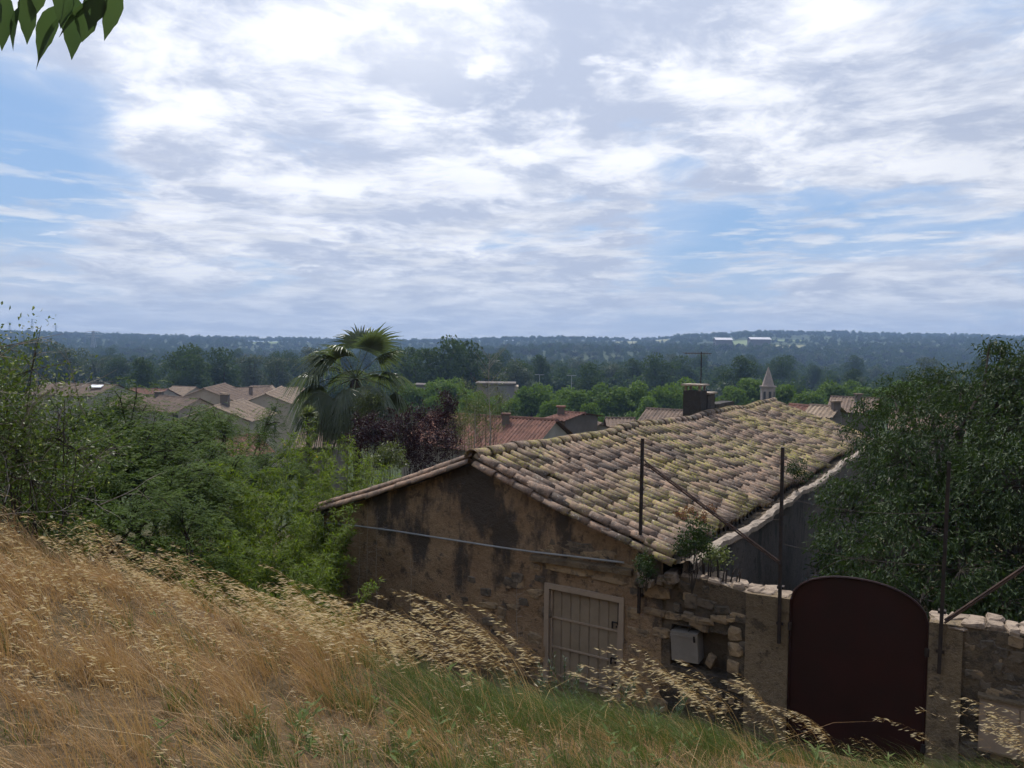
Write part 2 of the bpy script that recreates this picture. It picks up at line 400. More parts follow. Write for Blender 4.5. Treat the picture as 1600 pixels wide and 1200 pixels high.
# ================================================================== the stone house
aL, aR, ZA, ZL, ZR = -3.74, 3.46, -1.89, -3.22, -3.02        # eaves and apex of the gable
BLEN, DROP = 21.4, .15                                       # length of the ridge and how far it falls
ZB = -6.6
def roof_z(a, b):
    a = np.asarray(a, float); b = np.asarray(b, float)
    z = np.where(a < 0, ZA + (ZL - ZA) * a / aL, ZA + (ZR - ZA) * a / aR)
    sag = -.10 * np.sin(np.clip(b / BLEN, 0, 1) * math.pi) * (.4 + .6 * np.abs(a) / 3.5) + .035 * np.sin(b * .95 + 1.0) + .02 * np.sin(b * 2.1 + a)
    sag = sag * smooth01(b, .2, 2.0) + .10 * np.sin(np.clip(np.abs(a) / 3.5, 0, 1) * math.pi) * -.35
    return z + sag - DROP * b / BLEN
house = thing('stone_house', H(0, 0, ZB + .8), 'long stone house with stained gable wall and an old lichen-covered clay tile roof', 'house')

da0, dz0 = gw(852, 910); da1, dz1 = gw(976, 934); dzt = (dz0 + dz1) / 2; dzb = -5.78
def wall_top(a): return roof_z(a, 0) - .09
# gable wall (height field with a recess for the door)
ag = np.unique(np.concatenate([np.linspace(aL + .05, aR - .04, 130), [da0 + .03, da0 + .035, da1 - .035, da1 - .03]]))
tg = np.linspace(0, 1, 70)
zsplit = np.unique(np.concatenate([np.linspace(ZB, dzb, 6), np.linspace(dzb, dzt - .03, 30), [dzt - .025]]))
def gable_depth(a, z):
    d = .035 * vnoise(a * 2.1, z * 2.1, 21) + .015 * vnoise(a * 7, z * 7, 22)
    d = np.where((a > da0 + .032) & (a < da1 - .032) & (z < dzt - .027), .13, d)
    return d
cols = []
for a in ag:
    top = float(wall_top(a)); zz = np.concatenate([zsplit, np.linspace(dzt - .015, top, 30)])
    cols.append(H(np.full(len(zz), a), gable_depth(np.full(len(zz), a), zz), zz))
mb = MB(); grid_into(mb, np.array(cols), flip=True)
gable = part('gable_wall', mb, M_PLAST, house, label='gable wall of tan plaster with black weather stains')
# side and rear walls
def wall_sheet(name, a0, b0, a1, b1, mat, topf, n=60, amp=.03):
    mb = MB(); L = np.linspace(0, 1, n)
    cols = []
    for t in L:
        a = a0 + (a1 - a0) * t; b = b0 + (b1 - b0) * t
        zz = np.linspace(ZB - 1.5, float(topf(a, b)), 24); k = amp * vnoise(np.full(24, t * 30), zz * 2, 31)
        nrm = np.array([b1 - b0, -(a1 - a0)]) / math.hypot(a1 - a0, b1 - b0)
        cols.append(H(a + k * nrm[0], b + k * nrm[1], zz))
    grid_into(mb, np.array(cols)); return part(name, mb, mat, house)
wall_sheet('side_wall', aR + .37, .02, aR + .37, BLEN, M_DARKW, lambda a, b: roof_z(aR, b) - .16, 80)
wall_sheet('side_wall', aL + .06, BLEN, aL + .06, .02, M_PLAST, lambda a, b: roof_z(aL, b) - .12)
wall_sheet('rear_wall', aR + .37, BLEN - .03, aL + .06, BLEN - .03, M_PLAST, lambda a, b: roof_z(min(a, aR), BLEN) - .12)

# roof deck with channel tiles, one corrugated bed per slope
PIT = .262
def bed(a_eave):
    mb = MB(); nb = int(BLEN / PIT) * 6
    bb = np.linspace(.0, BLEN, nb); aa = np.linspace(0, a_eave, 26)
    Bm, Am = np.meshgrid(bb, aa, indexing='ij')
    Z = roof_z(Am, Bm) - .085 + .065 * np.cos(2 * math.pi * (Bm - .10) / PIT)
    P = H(Am.ravel(), Bm.ravel(), Z.ravel()).reshape(*Am.shape, 3)
    grid_into(mb, P, flip=a_eave > 0); return mb
roof = part('roof', bed(aR + .06), M_CHAN, house, True)
roof_back = part('roof', bed(aL - .1), M_CHAN, house, True)

def tile_mesh(L, r0, r1, thick=.014, seg=7, arc=1.0):
    """half-round clay tile: x down the slope, wide end at x = L, convex up"""
    th = np.linspace(math.pi * (.5 - .5 * arc), math.pi * (.5 + .5 * arc), seg + 1)
    ring = lambda x, r, dz=0: np.stack([np.full_like(th, x), r * np.cos(th), r * np.sin(th) * .92 + dz], -1)
    V = np.concatenate([ring(0, r0), ring(L, r1), ring(0, r0 - thick), ring(L, r1 - thick)])
    n = seg + 1; F = []
    for j in range(seg):
        F += [[j, n + j, n + j + 1, j + 1], [2 * n + j, 2 * n + j + 1, 3 * n + j + 1, 3 * n + j], [n + j, 3 * n + j, 3 * n + j + 1, n + j + 1], [j, j + 1, 2 * n + j + 1, 2 * n + j]]
    F += [[0, 2 * n, 3 * n, n], [seg, n + seg, 3 * n + seg, 2 * n + seg]]
    return V, np.array(F)
TV, TF = tile_mesh(.47, .084, .109, .016)
def shared(name, V, F, mat, smooth=True):
    b_ = MB(); b_.add(V, F, 0.0); me = b_.mesh(name, smooth=smooth); me.materials.append(mat); return me
tile_meshes = []
for k in range(4):
    V = TV.copy(); V[:, 2] += .006 * np.sin(V[:, 0] * 9 + k * 1.7); V[:, 1] *= 1 + .05 * math.sin(k * 2.3); V[:, 1] += .006 * math.sin(k * 5) * V[:, 0]
    tile_meshes.append(shared('clay_tile', V, TF, M_TILE))
verge_mesh = shared('verge_tile', TV, TF, M_VERGE)
RV, RF = tile_mesh(.52, .135, .16, .018, 9)
ridge_mesh = shared('ridge_tile', RV, RF, M_TILE)

def frame_down(a, b, side, da=.4):
    """slope frame at (a,b): x down the slope, y along the ridge, z out"""
    p0 = H(a, b, float(roof_z(a, b))); p1 = H(a + side * da, b, float(roof_z(a + side * da, b)))
    x = unit(p1 - p0); y = E2 * 1.0; z = unit(np.cross(x, y)); z = z if z[2] > 0 else -z
    y = np.cross(z, x); return p0, x, y, z
def mat4(p, x, y, z):
    M = Matrix.Identity(4)
    for i in range(3):
        M[i][0], M[i][1], M[i][2], M[i][3] = x[i], y[i], z[i], p[i]
    return M
def put_tile(mesh, name, p, x, y, z, parent, base):
    o = bpy.data.objects.new(name, mesh); COL.objects.link(o); o.parent = parent
    o.matrix_local = mat4(np.asarray(p) - base, x, y, z); return o
def jitter(x, y, z, yaw, pitch, rl):
    R = Matrix.Rotation(yaw, 3, Vector(z)) @ Matrix.Rotation(pitch, 3, Vector(y)) @ Matrix.Rotation(rl, 3, Vector(x))
    return tuple(np.array(R @ Vector(v)) for v in (x, y, z))

SL = math.hypot(aR, ZA - ZR); EXPO = SL / 9.6
places = []
ncol = int(BLEN / PIT)
for c in range(ncol):
    b = .10 + c * PIT
    ph = .5 + .38 * math.sin(c * .23) + random.uniform(-.10, .10)
    for rwi in range(-1, 10):
        s = (rwi + ph) * EXPO * 1.0
        if s < .10 or s > SL - .18: 
            if s < .10 and s > -.2: s = .10
            else: continue
        a = s / SL * aR
        p, x, y, z = frame_down(a, b + random.gauss(0, .008), 1)
        x, y, z = jitter(x, y, z, random.gauss(0, .045), random.gauss(.032, .014), random.gauss(0, .07))
        p = p + z * (.015 + random.gauss(0, .009)) - x * (.03 + random.gauss(0, .02))
        places.append((np.linalg.norm(p), p, x, y, z, c))
    # bottom tile hangs over the eave
    p, x, y, z = frame_down((SL - .36) / SL * aR, b, 1); x, y, z = jitter(x, y, z, random.gauss(0, .04), random.gauss(.02, .015), 0)
    places.append((np.linalg.norm(p), p + z * .012, x, y, z, c))
places.sort(key=lambda t: t[0])
rest = MB(); rbase = wl(roof)
NT_TILES = 300
for i, (d, p, x, y, z, c) in enumerate(places):
    if i < NT_TILES: put_tile(tile_meshes[random.randrange(4)], 'clay_tile', p, x, y, z, roof, rbase)
    else:
        V = TV @ np.array([x, y, z]) + p; rest.add(V, TF)
tag(part('clay_tile_field', rest, M_TILE, roof, True), None, None, None, 'stuff')
# back slope (faces away): one field
rest = MB()
for c in range(ncol):
    b = .10 + c * PIT; ph = .5 + .3 * math.sin(c * .31)
    for rwi in range(10):
        s = (rwi + ph) * EXPO
        if s > SL - .1: continue
        p, x, y, z = frame_down(-s / SL * abs(aL), b, -1); rest.add(TV @ np.array([x, y, z]) + p + z * .018, TF)
tag(part('clay_tile_field', rest, M_TILE, roof_back, True), None, None, None, 'stuff')
# ridge tiles
s = -.10
while s < BLEN - .2:
    z0 = float(roof_z(.0, max(s, 0))) + .0; z1 = float(roof_z(.0, s + .46))
    x = unit(H(0, s + .46, z1) - H(0, s, z0)); x = -x
    y = unit(np.cross(np.array([0, 0, 1.0]), x)); z = np.cross(x, y)
    x, y, z = jitter(x, y, z, random.gauss(0, .02), .02 + random.gauss(0, .012), random.gauss(0, .03))
    put_tile(ridge_mesh, 'ridge_tile', H(0, s + .46, z1) + z * .02, x, y, z, roof, rbase)
    s += .445 + random.uniform(-.015, .015)
# mortar under the ridge
mb = MB(); bb = np.linspace(0.02, BLEN, 60)
V = []
for sgn in (-1, 1):
    V.append(np.array([H(sgn * .17, b, float(roof_z(.17 * sgn, b)) + .02 + .012 * math.sin(b * 17)) for b in bb]))
mid = np.array([H(0, b, float(roof_z(0, b)) + .085) for b in bb])
grid_into(mb, np.stack([V[0], mid, V[1]], 0)); part('ridge_mortar', mb, M_RUBBLE, roof)
# mortar closing the front of the first ridge tile
mb = MB(); th = np.linspace(0, math.pi, 10)
ring = H(np.cos(th) * .12, np.full(10, -.04), roof_z(0, 0) + .0 + .12 * np.sin(th)); c0 = H(np.array([0]), np.array([-.05]), np.array([roof_z(0, 0) - .1]))
mb.add(np.vstack([ring, c0, H([-.14, .14], [-.045, -.045], [ZA - .14, ZA - .14])]), np.array([[i, i + 1, 10] for i in range(9)] + [[9, 11, 10], [12, 0, 10]]))
part('ridge_mortar', mb, M_RUBBLE, roof)
# verge tiles: an upper and a lower course along both gable edges
def verge(side, off_b, dz, n, mesh, ph=0.0):
    ae = aR if side > 0 else abs(aL)
    S = math.hypot(ae, .0) ; 
    for i in range(n):
        s = (i + ph) / n * (ae + .02)
        p, x, y, z = frame_down(side * (s + .02), 0.0, side)
        x, y, z = jitter(x, y, z, random.gauss(0, .03), .02 + random.gauss(0, .012), random.gauss(0, .08))
        put_tile(mesh, 'verge_tile', p + z * dz + E2 * (off_b + random.gauss(0, .008)), x, y, z, roof if side > 0 else roof_back, rbase)
verge(-1, -.02, .035, 10, verge_mesh); verge(-1, -.14, -.055, 10, verge_mesh, .15)
verge(1, -.07, .03, 10, tile_meshes[1]); verge(1, -.17, -.075, 10, tile_meshes[2], .2)
# wall top outside the tiles: a dark mortar channel and a pale coping with its outer edge in the sun
mb = MB(); bb = np.linspace(-.02, BLEN, 110); prof = [(aR - .12, -.16), (aR + .05, -.17), (aR + .18, -.16), (aR + .30, -.10)]
grid_into(mb, np.array([[H(a, b, float(roof_z(aR, b)) + dz + .015 * math.sin(b * 9 + a * 40)) for b in bb] for a, dz in prof]), flip=False)
part('eave_channel', mb, M_RUBBLE, house)
mb = MB(); prof = [(aR + .285, -.24), (aR + .285, -.10), (aR + .32, -.075), (aR + .38, -.08), (aR + .43, -.11), (aR + .43, -.2), (aR + .36, -.25)]
grid_into(mb, np.array([[H(a + .018 * math.sin(b * 3.1) + .012 * math.sin(b * 11), b, float(roof_z(aR, b)) + dz + .015 * math.sin(b * 7 + a * 30)) for b in bb] for a, dz in prof]))
part('eave_coping', mb, M_COPE, house)

# ---- door: frame, boards, rails, locks
DB = -.012
def hbox(mb, a0, a1, b0, b1, z0, z1, r=None):
    V = box_v((a0, b0, z0), (a1, b1, z1)); mb.add(H(V[:, 0], V[:, 1], V[:, 2]), BOXF[:, ::-1] if False else BOXF, r)
mb = MB(); fw = .085
hbox(mb, da0, da0 + fw, -.03, .11, dzb, dzt); hbox(mb, da1 - fw, da1, -.03, .11, dzb, dzt); hbox(mb, da0 + fw, da1 - fw, -.03, .11, dzt - fw, dzt)
door = part('door', mb, M_DOOR, house, label='beige painted metal door of vertical boards with dark locks')
nb = 7; i0, i1 = da0 + fw + .035, da1 - fw - .03; wB = (i1 - i0) / nb
for k in range(nb):
    mb = MB(); x0 = i0 + k * wB
    P = [(x0 + .004, .062), (x0 + .016, .048), (x0 + wB - .016, .048), (x0 + wB - .004, .062)]
    zz = [dzb + .02, dzt - fw - .03]
    grid_into(mb, np.array([[H(a, b, z) for z in zz] for a, b in P]), flip=True); part('board', mb, M_DOORB, door)
mb = MB(); hbox(mb, i0 - .01, i1 + .01, .064, .085, dzb + .01, dzt - fw - .01); part('backing_panel', mb, M_DOORB, door)
mb = MB(); hbox(mb, i0 - .028, i0 + .008, .02, .07, dzb, dzt - fw - .012); part('stile', mb, M_DOOR, door)
mb = MB(); hbox(mb, i1 - .012, i1 + .022, .02, .07, dzb, dzt - fw - .012); part('stile', mb, M_DOOR, door)
for (x, y) in ((862, 965), (860, 1010), (859, 1053), (858, 1098)):
    a_, z_ = gw(x, y); mb = MB(); hbox(mb, i0 + .008, i1 - .012, .028, .05, z_ - .014, z_ + .014); part('rail', mb, M_DOOR, door)
for (x, y) in ((957, 977), (955, 1033), (957, 1074)):
    a_, z_ = gw(x, y); mb = MB(); hbox(mb, a_ - .02, a_ + .0, .005, .03, z_ - .055, z_ + .055); hbox(mb, a_, a_ + .09, .006, .029, z_ + .04, z_ + .054)
    hbox(mb, a_ + .05, a_ + .075, .008, .03, z_ - .03, z_ - .005); part('lock', mb, M_BLACK, door)
a_, z_ = gw(965, 958); mb = MB(); hbox(mb, a_ - .006, a_ + .006, .012, .026, z_ - .2, z_ + .2); part('gap_strip', mb, M_BLACK, door)

# ---- stones that show through the plaster
def stone_shape(seed):
    r = np.random.default_rng(seed)
    g = np.array([[-1, -.75], [-.75, -1], [.7, -1], [1, -.7], [1, .75], [.72, 1], [-.7, 1], [-1, .7]]) * r.uniform(.78, 1.12, (8, 2))
    lay = [(1.0, 0.0), (1.02, .55), (.84, 1.0)]
    V = np.concatenate([np.column_stack([g[:, 0] * k, np.full(8, -d) + r.uniform(-.25, .25, 8) * d, g[:, 1] * k]) for k, d in lay] + [np.array([[0, -1.05, 0]])])
    F = [[i * 8 + j, i * 8 + (j + 1) % 8, (i + 1) * 8 + (j + 1) % 8, (i + 1) * 8 + j] for i in range(2) for j in range(8)]
    T = [[16 + j, 16 + (j + 1) % 8, 24] for j in range(8)]
    return V, np.array(F), np.array(T)
def stone_mesh(name, seed, mat):
    V, F, T = stone_shape(seed); b_ = MB(); b_.add(V, F, 0.0); b_.f.append(T); me = b_.mesh(name); me.materials.append(mat); return me
ST = [stone_mesh('stone', k, M_STONE) for k in range(6)]; STD = [stone_mesh('stone', 20 + k, M_STONED) for k in range(6)]; STL = [stone_mesh('coping_stone', 40 + k, M_STONEL) for k in range(6)]
def put_stone(me, a, b, z, w, h, d, parent, name='stone', tilt=0.0, up=False):
    o = bpy.data.objects.new(name, me); COL.objects.link(o); o.parent = parent
    ex, ey, ez = E1 * (w / 2), E2 * d, np.array([0, 0, h / 2])
    if up: ex, ey, ez = E1 * (w / 2), np.array([0, 0, -d]), E2 * (h / 2)
    M = mat4(H(a, b, z) - wl(parent), ex, ey, ez); o.matrix_local = M @ Matrix.Rotation(tilt, 4, 'Y'); return o
rs = np.random.default_rng(5)
# dressed stones round the door (lintel course and right jamb)
for (x0, y0, x1, y1) in ((856, 868, 925, 908), (928, 880, 985, 922), (985, 890, 1000, 925), (979, 945, 1000, 972), (980, 975, 1018, 1000), (979, 1003, 1002, 1035), (978, 1038, 1010, 1062), (980, 1066, 1004, 1100),
                         (1003, 905, 1046, 942), (1004, 945, 1044, 968), (1020, 975, 1046, 1002), (1012, 1040, 1045, 1075), (1008, 1080, 1044, 1120), (826, 985, 848, 1012), (828, 1018, 848, 1042), (826, 1050, 847, 1078)):
    (a0, zt), (a1, zb) = gw(x0, y0), gw(x1, y1); wdt = (a1 - a0) * .97
    hh = abs(zt - zb) * (.8)
    put_stone(ST[rs.integers(6)], (a0 + a1) / 2, .03, (zt + zb) / 2, wdt, hh, .05 + rs.uniform(0, .02), gable)
# rubble peeping through
n = 0
while n < 90:
    px, py = rs.uniform(520, 860), rs.uniform(800, 1080)
    a_, z_ = gw(px, py)
    if z_ > float(wall_top(a_)) - .35 or z_ < -5.6: continue
    if vnoise(np.array(a_ * 1.3), np.array(z_ * 1.6), 77) < .12 and py < 960: n += .3; continue
    put_stone((ST if rs.random() < .6 else STD)[rs.integers(6)], a_, .04, z_, rs.uniform(.14, .34), rs.uniform(.09, .17), rs.uniform(.03, .055), gable, tilt=rs.normal(0, .1)); n += 1
for k in range(26):   # a ragged course high on the wall, beneath the right verge
    px = rs.uniform(850, 1010); py = 800 + (px - 850) * .42 + rs.uniform(25, 62); a_, z_ = gw(px, py)
    put_stone((ST if rs.random() < .5 else STD)[rs.integers(6)], a_, .04, z_, rs.uniform(.16, .36), rs.uniform(.09, .16), .05, gable, tilt=rs.normal(0, .12))
# chimney near the ridge, low wall behind it and an aerial
cb = 12.9
zc0 = float(roof_z(0, cb))
def chimney_box(a0, a1, b0, b1, z0, z1, cap):
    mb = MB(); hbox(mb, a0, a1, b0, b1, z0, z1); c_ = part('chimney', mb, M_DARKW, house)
    mb = MB(); hbox(mb, a0 - .06, a1 + .06, b0 - .06, b1 + .06, z1 + cap, z1 + cap + .05)
    for aa in (a0 + .03, a1 - .09):
        for b2 in (b0 + .03, b1 - .09): hbox(mb, aa, aa + .06, b2, b2 + .06, z1 - .002, z1 + cap)
    part('chimney_cap', mb, M_COPE, c_); return c_
ch = chimney_box(-.75, -.18, cb - .35, cb + .25, zc0 - .6, zc0 + .72, .16)
chimney_box(-.72, -.15, cb + .26, cb + 1.0, zc0 - .6, zc0 + .58, .02)
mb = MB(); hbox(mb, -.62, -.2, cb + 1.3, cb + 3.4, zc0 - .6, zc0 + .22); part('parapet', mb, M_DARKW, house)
mb = MB(); pm = H(-.5, cb + .6, 0)
tube_into(mb, [pm + [0, 0, zc0 + .4], pm + [0, 0, zc0 + 1.95]], .018, 6)
top = pm + np.array([0, 0, zc0 + 1.9])
tube_into(mb, [top + [-.55, 0, 0], top + [.35, .1, 0]], .012, 5)
for k in range(9):
    q = top + np.array([-.55 + k * .1, .01 * k, 0]); h_ = .10 + .012 * k
    tube_into(mb, [q + [0, -.3, -h_ * .3], q + [0, .3, h_ * .3]], .007, 4)
part('aerial', mb, M_IRON, house)
# cable clipped along the gable
pts = [(510, 817), (560, 822), (620, 830), (690, 841), (760, 852), (830, 862), (900, 870), (975, 879)]
mb = MB(); path = []
for x, y in pts:
    a_, z_ = gw(x, y, -.07); path.append(H(a_, -.07, z_))
path = np.array(path); tt = np.linspace(0, len(path) - 1, 40)
path = np.stack([np.interp(tt, range(len(path)), path[:, i]) for i in range(3)], -1)
tube_into(mb, path, .016, 6); part('conduit', mb, M_ZINC, house)
mb = MB(); a0, z0 = gw(832, 866); a1, z1 = gw(990, 889)
V = np.array([[a0, -.10, z0], [a1, -.10, z1], [a1, .05, z1 + .02], [a0, .05, z0 + .02], [a0, -.09, z0 - .09], [a1, -.09, z1 - .09], [a1, .05, z1 - .11], [a0, .05, z0 - .11]])
mb.add(H(V[:, 0], V[:, 1], V[:, 2]), BOXF[:, ::-1]); part('drip_ledge', mb, M_CEMENT, house)

# ================================================================== boundary wall, gate, fence
gL, _ = gw(1234, 1000); gR, _ = gw(1450, 1000)
pL0, _ = gw(1166, 980); pR1, _ = gw(1503, 1040)
WEND = 9.5
wall_pts = [(1036, 900), (1075, 902), (1110, 907), (1165, 926), (1235, 936), (1452, 971), (1530, 982), (1600, 992)]
wa = [gw(*q)[0] for q in wall_pts]; wz = [gw(*q)[1] for q in wall_pts]
def wtop(a): return np.interp(a, wa, wz)
bwall = thing('boundary_wall', H(4.5, 0, -5.6), 'old rubble stone wall with rendered gate pillars joining the house gable', 'wall')
na0, nzt = gw(1049, 975); na1, nzb = gw(1136, 1060)
def wall_block(name, a0, a1, mat, niche=False, proud=0.0, th=.42, cap=None):
    n = max(8, int((a1 - a0) / .045)); ag = np.linspace(a0, a1, n); zg = np.linspace(0, 1, 44)
    if niche: ag = np.unique(np.concatenate([ag, [na0 - .003, na0 + .003, na1 - .003, na1 + .003]]))
    top = wtop(ag) + (0 if cap is None else cap)
    rows = []
    for a, t in zip(ag, top):
        zz = np.linspace(-6.3, t, 44)
        if niche: zz = np.concatenate([np.linspace(-6.3, nzb - .003, 16), np.linspace(nzb + .003, nzt - .003, 16), np.linspace(nzt + .003, t, 12)])
        k = .03 * vnoise(np.full(44, a * 3), zz * 3, 51) + .012 * vnoise(np.full(44, a * 9), zz * 9, 52)
        if proud: k = k * .25
        d = -proud + k
        if niche: d = np.where((a > na0) & (a < na1) & (zz > nzb) & (zz < nzt), .30, d)
        rows.append(np.concatenate([H(np.full(44, a), d, zz), H(np.full(3, a), np.array([th * .5, th, th]), np.array([t + .015 * math.sin(a * 13), t - .02, -6.3]))]))
    mb = MB(); grid_into(mb, np.array(rows), flip=True)
    for e in (rows[0], rows[-1]):   # closed ends
        k = len(e); idx = list(range(k)); mb.add(e, np.array([[i, i + 1, k - 1 - i - 1, k - 1 - i] for i in range(k // 2)]))
    return part(name, mb, mat, bwall)
rub1 = wall_block('rubble_wall', aR - .06, pL0 + .02, M_RUBBLE, True)
rub2 = wall_block('rubble_wall', pR1 - .02, WEND, M_RUBBLE)
pil1 = wall_block('gate_pillar', pL0, gL - .01, M_CEMENT, proud=.045, cap=.01)
pil2 = wall_block('gate_pillar', gR + .01, pR1, M_CEMENT, proud=.045, cap=.01)
# rubble stones in the faces
for parent, x0, x1, y0, y1, cnt in ((rub1, 1052, 1163, 912, 1110, 60), (rub2, 1508, 1640, 1000, 1190, 70)):
    for k in range(cnt):
        px, py = rs.uniform(x0, x1), rs.uniform(y0, y1); a_, z_ = gw(px, py)
        if na0 - .12 < a_ < na1 + .12 and nzb - .05 < z_ < nzt + .05: continue
        if z_ > wtop(a_) - .08: continue
        put_stone((STD if rs.random() < .7 else ST)[rs.integers(6)], a_, .03, z_, rs.uniform(.12, .30), rs.uniform(.08, .16), rs.uniform(.04, .07), parent, tilt=rs.normal(0, .12))
# leaning stone slab and rubble at the niche
a_, z_ = gw(1112, 1032); put_stone(ST[2], a_ - .04, .12, z_ - .04, .13, .22, .1, rub1, tilt=.3)
for (px, py, w_, h_) in ((1148, 990, .2, .2), (1150, 1015, .22, .2), (1146, 1042, .2, .22), (1150, 1072, .24, .2), (1088, 968, .5, .1), (1125, 968, .3, .1)):
    a_, z_ = gw(px, py); put_stone(ST[rs.integers(6)], a_, .02, z_, w_, h_, .07, rub1)
# coping stones along the wall tops
def coping(parent, a0, a1, me, lo, hi, lift=.0):
    a = a0
    while a < a1:
        w_ = rs.uniform(lo, hi)
        for bb_ in (.10, .32):
            put_stone(me[rs.integers(6)], a + w_ / 2, bb_ + rs.normal(0, .02), float(wtop(a + w_ / 2)) - .03 + lift + rs.normal(0, .01), w_ * rs.uniform(.9, 1.15), .23 + rs.uniform(-.06, .07), rs.uniform(.03, .085), parent, 'coping_stone', rs.normal(0, .22), True)
        a += w_
coping(rub1, aR - .02, pL0, STL, .10, .24); coping(rub2, pR1, WEND, STL, .12, .26, .02)
coping(pil2, gR + .0, pR1, STL, .2, .3); coping(pil1, pL0, gL - .2, STL, .16, .2)
for k in range(9):  # tumbled stones where the wall meets the house corner
    a_ = rs.uniform(3.05, 3.6); put_stone((STL if k % 2 else STD)[rs.integers(6)], a_, rs.uniform(-.12, .15), float(wtop(3.5)) - .1 + rs.uniform(-.05, .12), rs.uniform(.12, .22), rs.uniform(.1, .18), .12, rub1)
# iron spikes
for k in range(17):
    px = 1058 + k * 5.6 + rs.normal(0, 1.2); a_, z_ = gw(px, 905 + (px - 1058) * .11); hh = rs.uniform(.30, .5) if k < 12 else rs.uniform(.22, .34)
    mb = MB(); ln = rs.normal(0, .03); b0 = rs.uniform(.06, .22); z_ = float(wtop(a_)) - .05
    tube_into(mb, [H(a_, b0, z_), H(a_ + ln * .5, b0, z_ + hh * .7), H(a_ + ln, b0 + ln * .5, z_ + hh)], [.012, .011, .004], 5); part('iron_spike', mb, M_IRON, bwall)
# grey meter housing hanging in the niche
a0, zt = gw(1050, 981); a1, zb = gw(1092, 1040)
mb = MB(); V = [];
hbox(mb, a0 + .015, a1, -.02, .24, zb + .02, zt - .02)
mbox = solo('meter_box', mb, M_GREY, 'pale grey metal cover hanging crooked in the wall niche', 'box', origin=H((a0 + a1) / 2, .1, zb))
mbox.rotation_euler = (0.0, math.radians(-4), 0)
mb = MB(); hbox(mb, a0 + .01, a1 + .005, -.028, -.016, zt - .09, zt - .06); o_ = part('fold', mb, M_GREY, mbox)
mb = MB(); hbox(mb, a1 - .06, a1 - .03, -.03, -.018, zt - .14, zt - .05); part('latch', mb, M_BLACK, mbox)
# utility cabinet set into the wall by the road
a0, zt = gw(1531, 1085); zb = gw(1531, 1160)[1] - .06; a1 = a0 + .82
cab = thing('meter_cabinet', H((a0 + a1) / 2, 0, zb), 'beige utility meter cabinet set low into the rubble wall', 'cabinet')
mb = MB(); hbox(mb, a0, a1, -.10, .2, zb, zt); part('housing', mb, M_BOX, cab)
for k in range(2):
    mb = MB(); wv = (a1 - a0) / 2; hbox(mb, a0 + k * wv + .012, a0 + (k + 1) * wv - .006, -.118, -.099, zb + .03, zt - .05); d_ = part('door', mb, M_BOX, cab)
    if k == 0:
        mb = MB(); hbox(mb, a0 + .07, a0 + .15, -.125, -.117, zt - .2, zt - .16); part('name_plate', mb, M_IRON, d_)
mb = MB(); hbox(mb, a0 - .02, a1 + .02, -.13, .2, zt + .001, zt + .035); part('lid', mb, M_CEMENT, cab)

# arched gate
zgs = (gw(1235, 940)[1] + gw(1452, 972)[1]) / 2; zap = gw(1335, 903)[1]; gzb = -5.45; gm = (gL + gR) / 2; hw = (gR - gL) / 2 - .005
gate = thing('arched_gate', H(gm, 0, gzb), 'dark red sheet metal gate with an arched top between two rendered pillars', 'gate')
def arch(t, inset=0): return zgs + (zap - zgs) * np.sqrt(np.clip(1 - (np.abs(t)) ** 2.2, 0, 1)) - inset
ts = np.linspace(-1, 1, 41)
for sgn in (0, 1):
    tt = ts[:21] if sgn == 0 else ts[20:]
    tt = tt * .985; tt = np.where(tt == 0, (-.004 if sgn == 0 else .004), tt)
    mb = MB(); fr = np.array([[H(gm + t * hw, -.0, gzb + .05), H(gm + t * hw, 0, float(arch(t, .03)))] for t in tt]); bk = fr + E2 * .02
    grid_into(mb, fr, flip=True); grid_into(mb, bk); leaf = part('leaf', mb, M_GATE, gate)
    if sgn == 0:
        mb = MB(); hbox(mb, gm - .03, gm + .03, .021, .03, gzb + .05, zap - .03); part('meeting_strip', mb, M_GATE, leaf)
    for k in range(3):
        zz = gzb + .25 + k * .78; mb = MB(); a0_, a1_ = (gm - hw + .04, gm - .012) if sgn == 0 else (gm + .012, gm + hw - .04)
        hbox(mb, a0_, a1_, .022, .05, zz, zz + .04); part('cross_bar', mb, M_GATE, leaf)
    s_ = -1 if sgn == 0 else 1
    mb = MB(); path = [H(gm + s_ * hw, -.012, gzb + .03)] + [H(gm + t * hw, -.012, float(arch(t, .005))) for t in (ts[:21] if sgn == 0 else ts[20:][::-1])]
    tube_into(mb, path, .018, 6); part('frame', mb, M_GATE, leaf)
    for zz in (zgs - .35, gzb + .45):
        mb = MB(); tube_into(mb, [H(gm + s_ * (hw + .0), -.05, zz - .05), H(gm + s_ * (hw + .0), -.05, zz + .05)], .028, 8); part('hinge', mb, M_IRON, leaf)
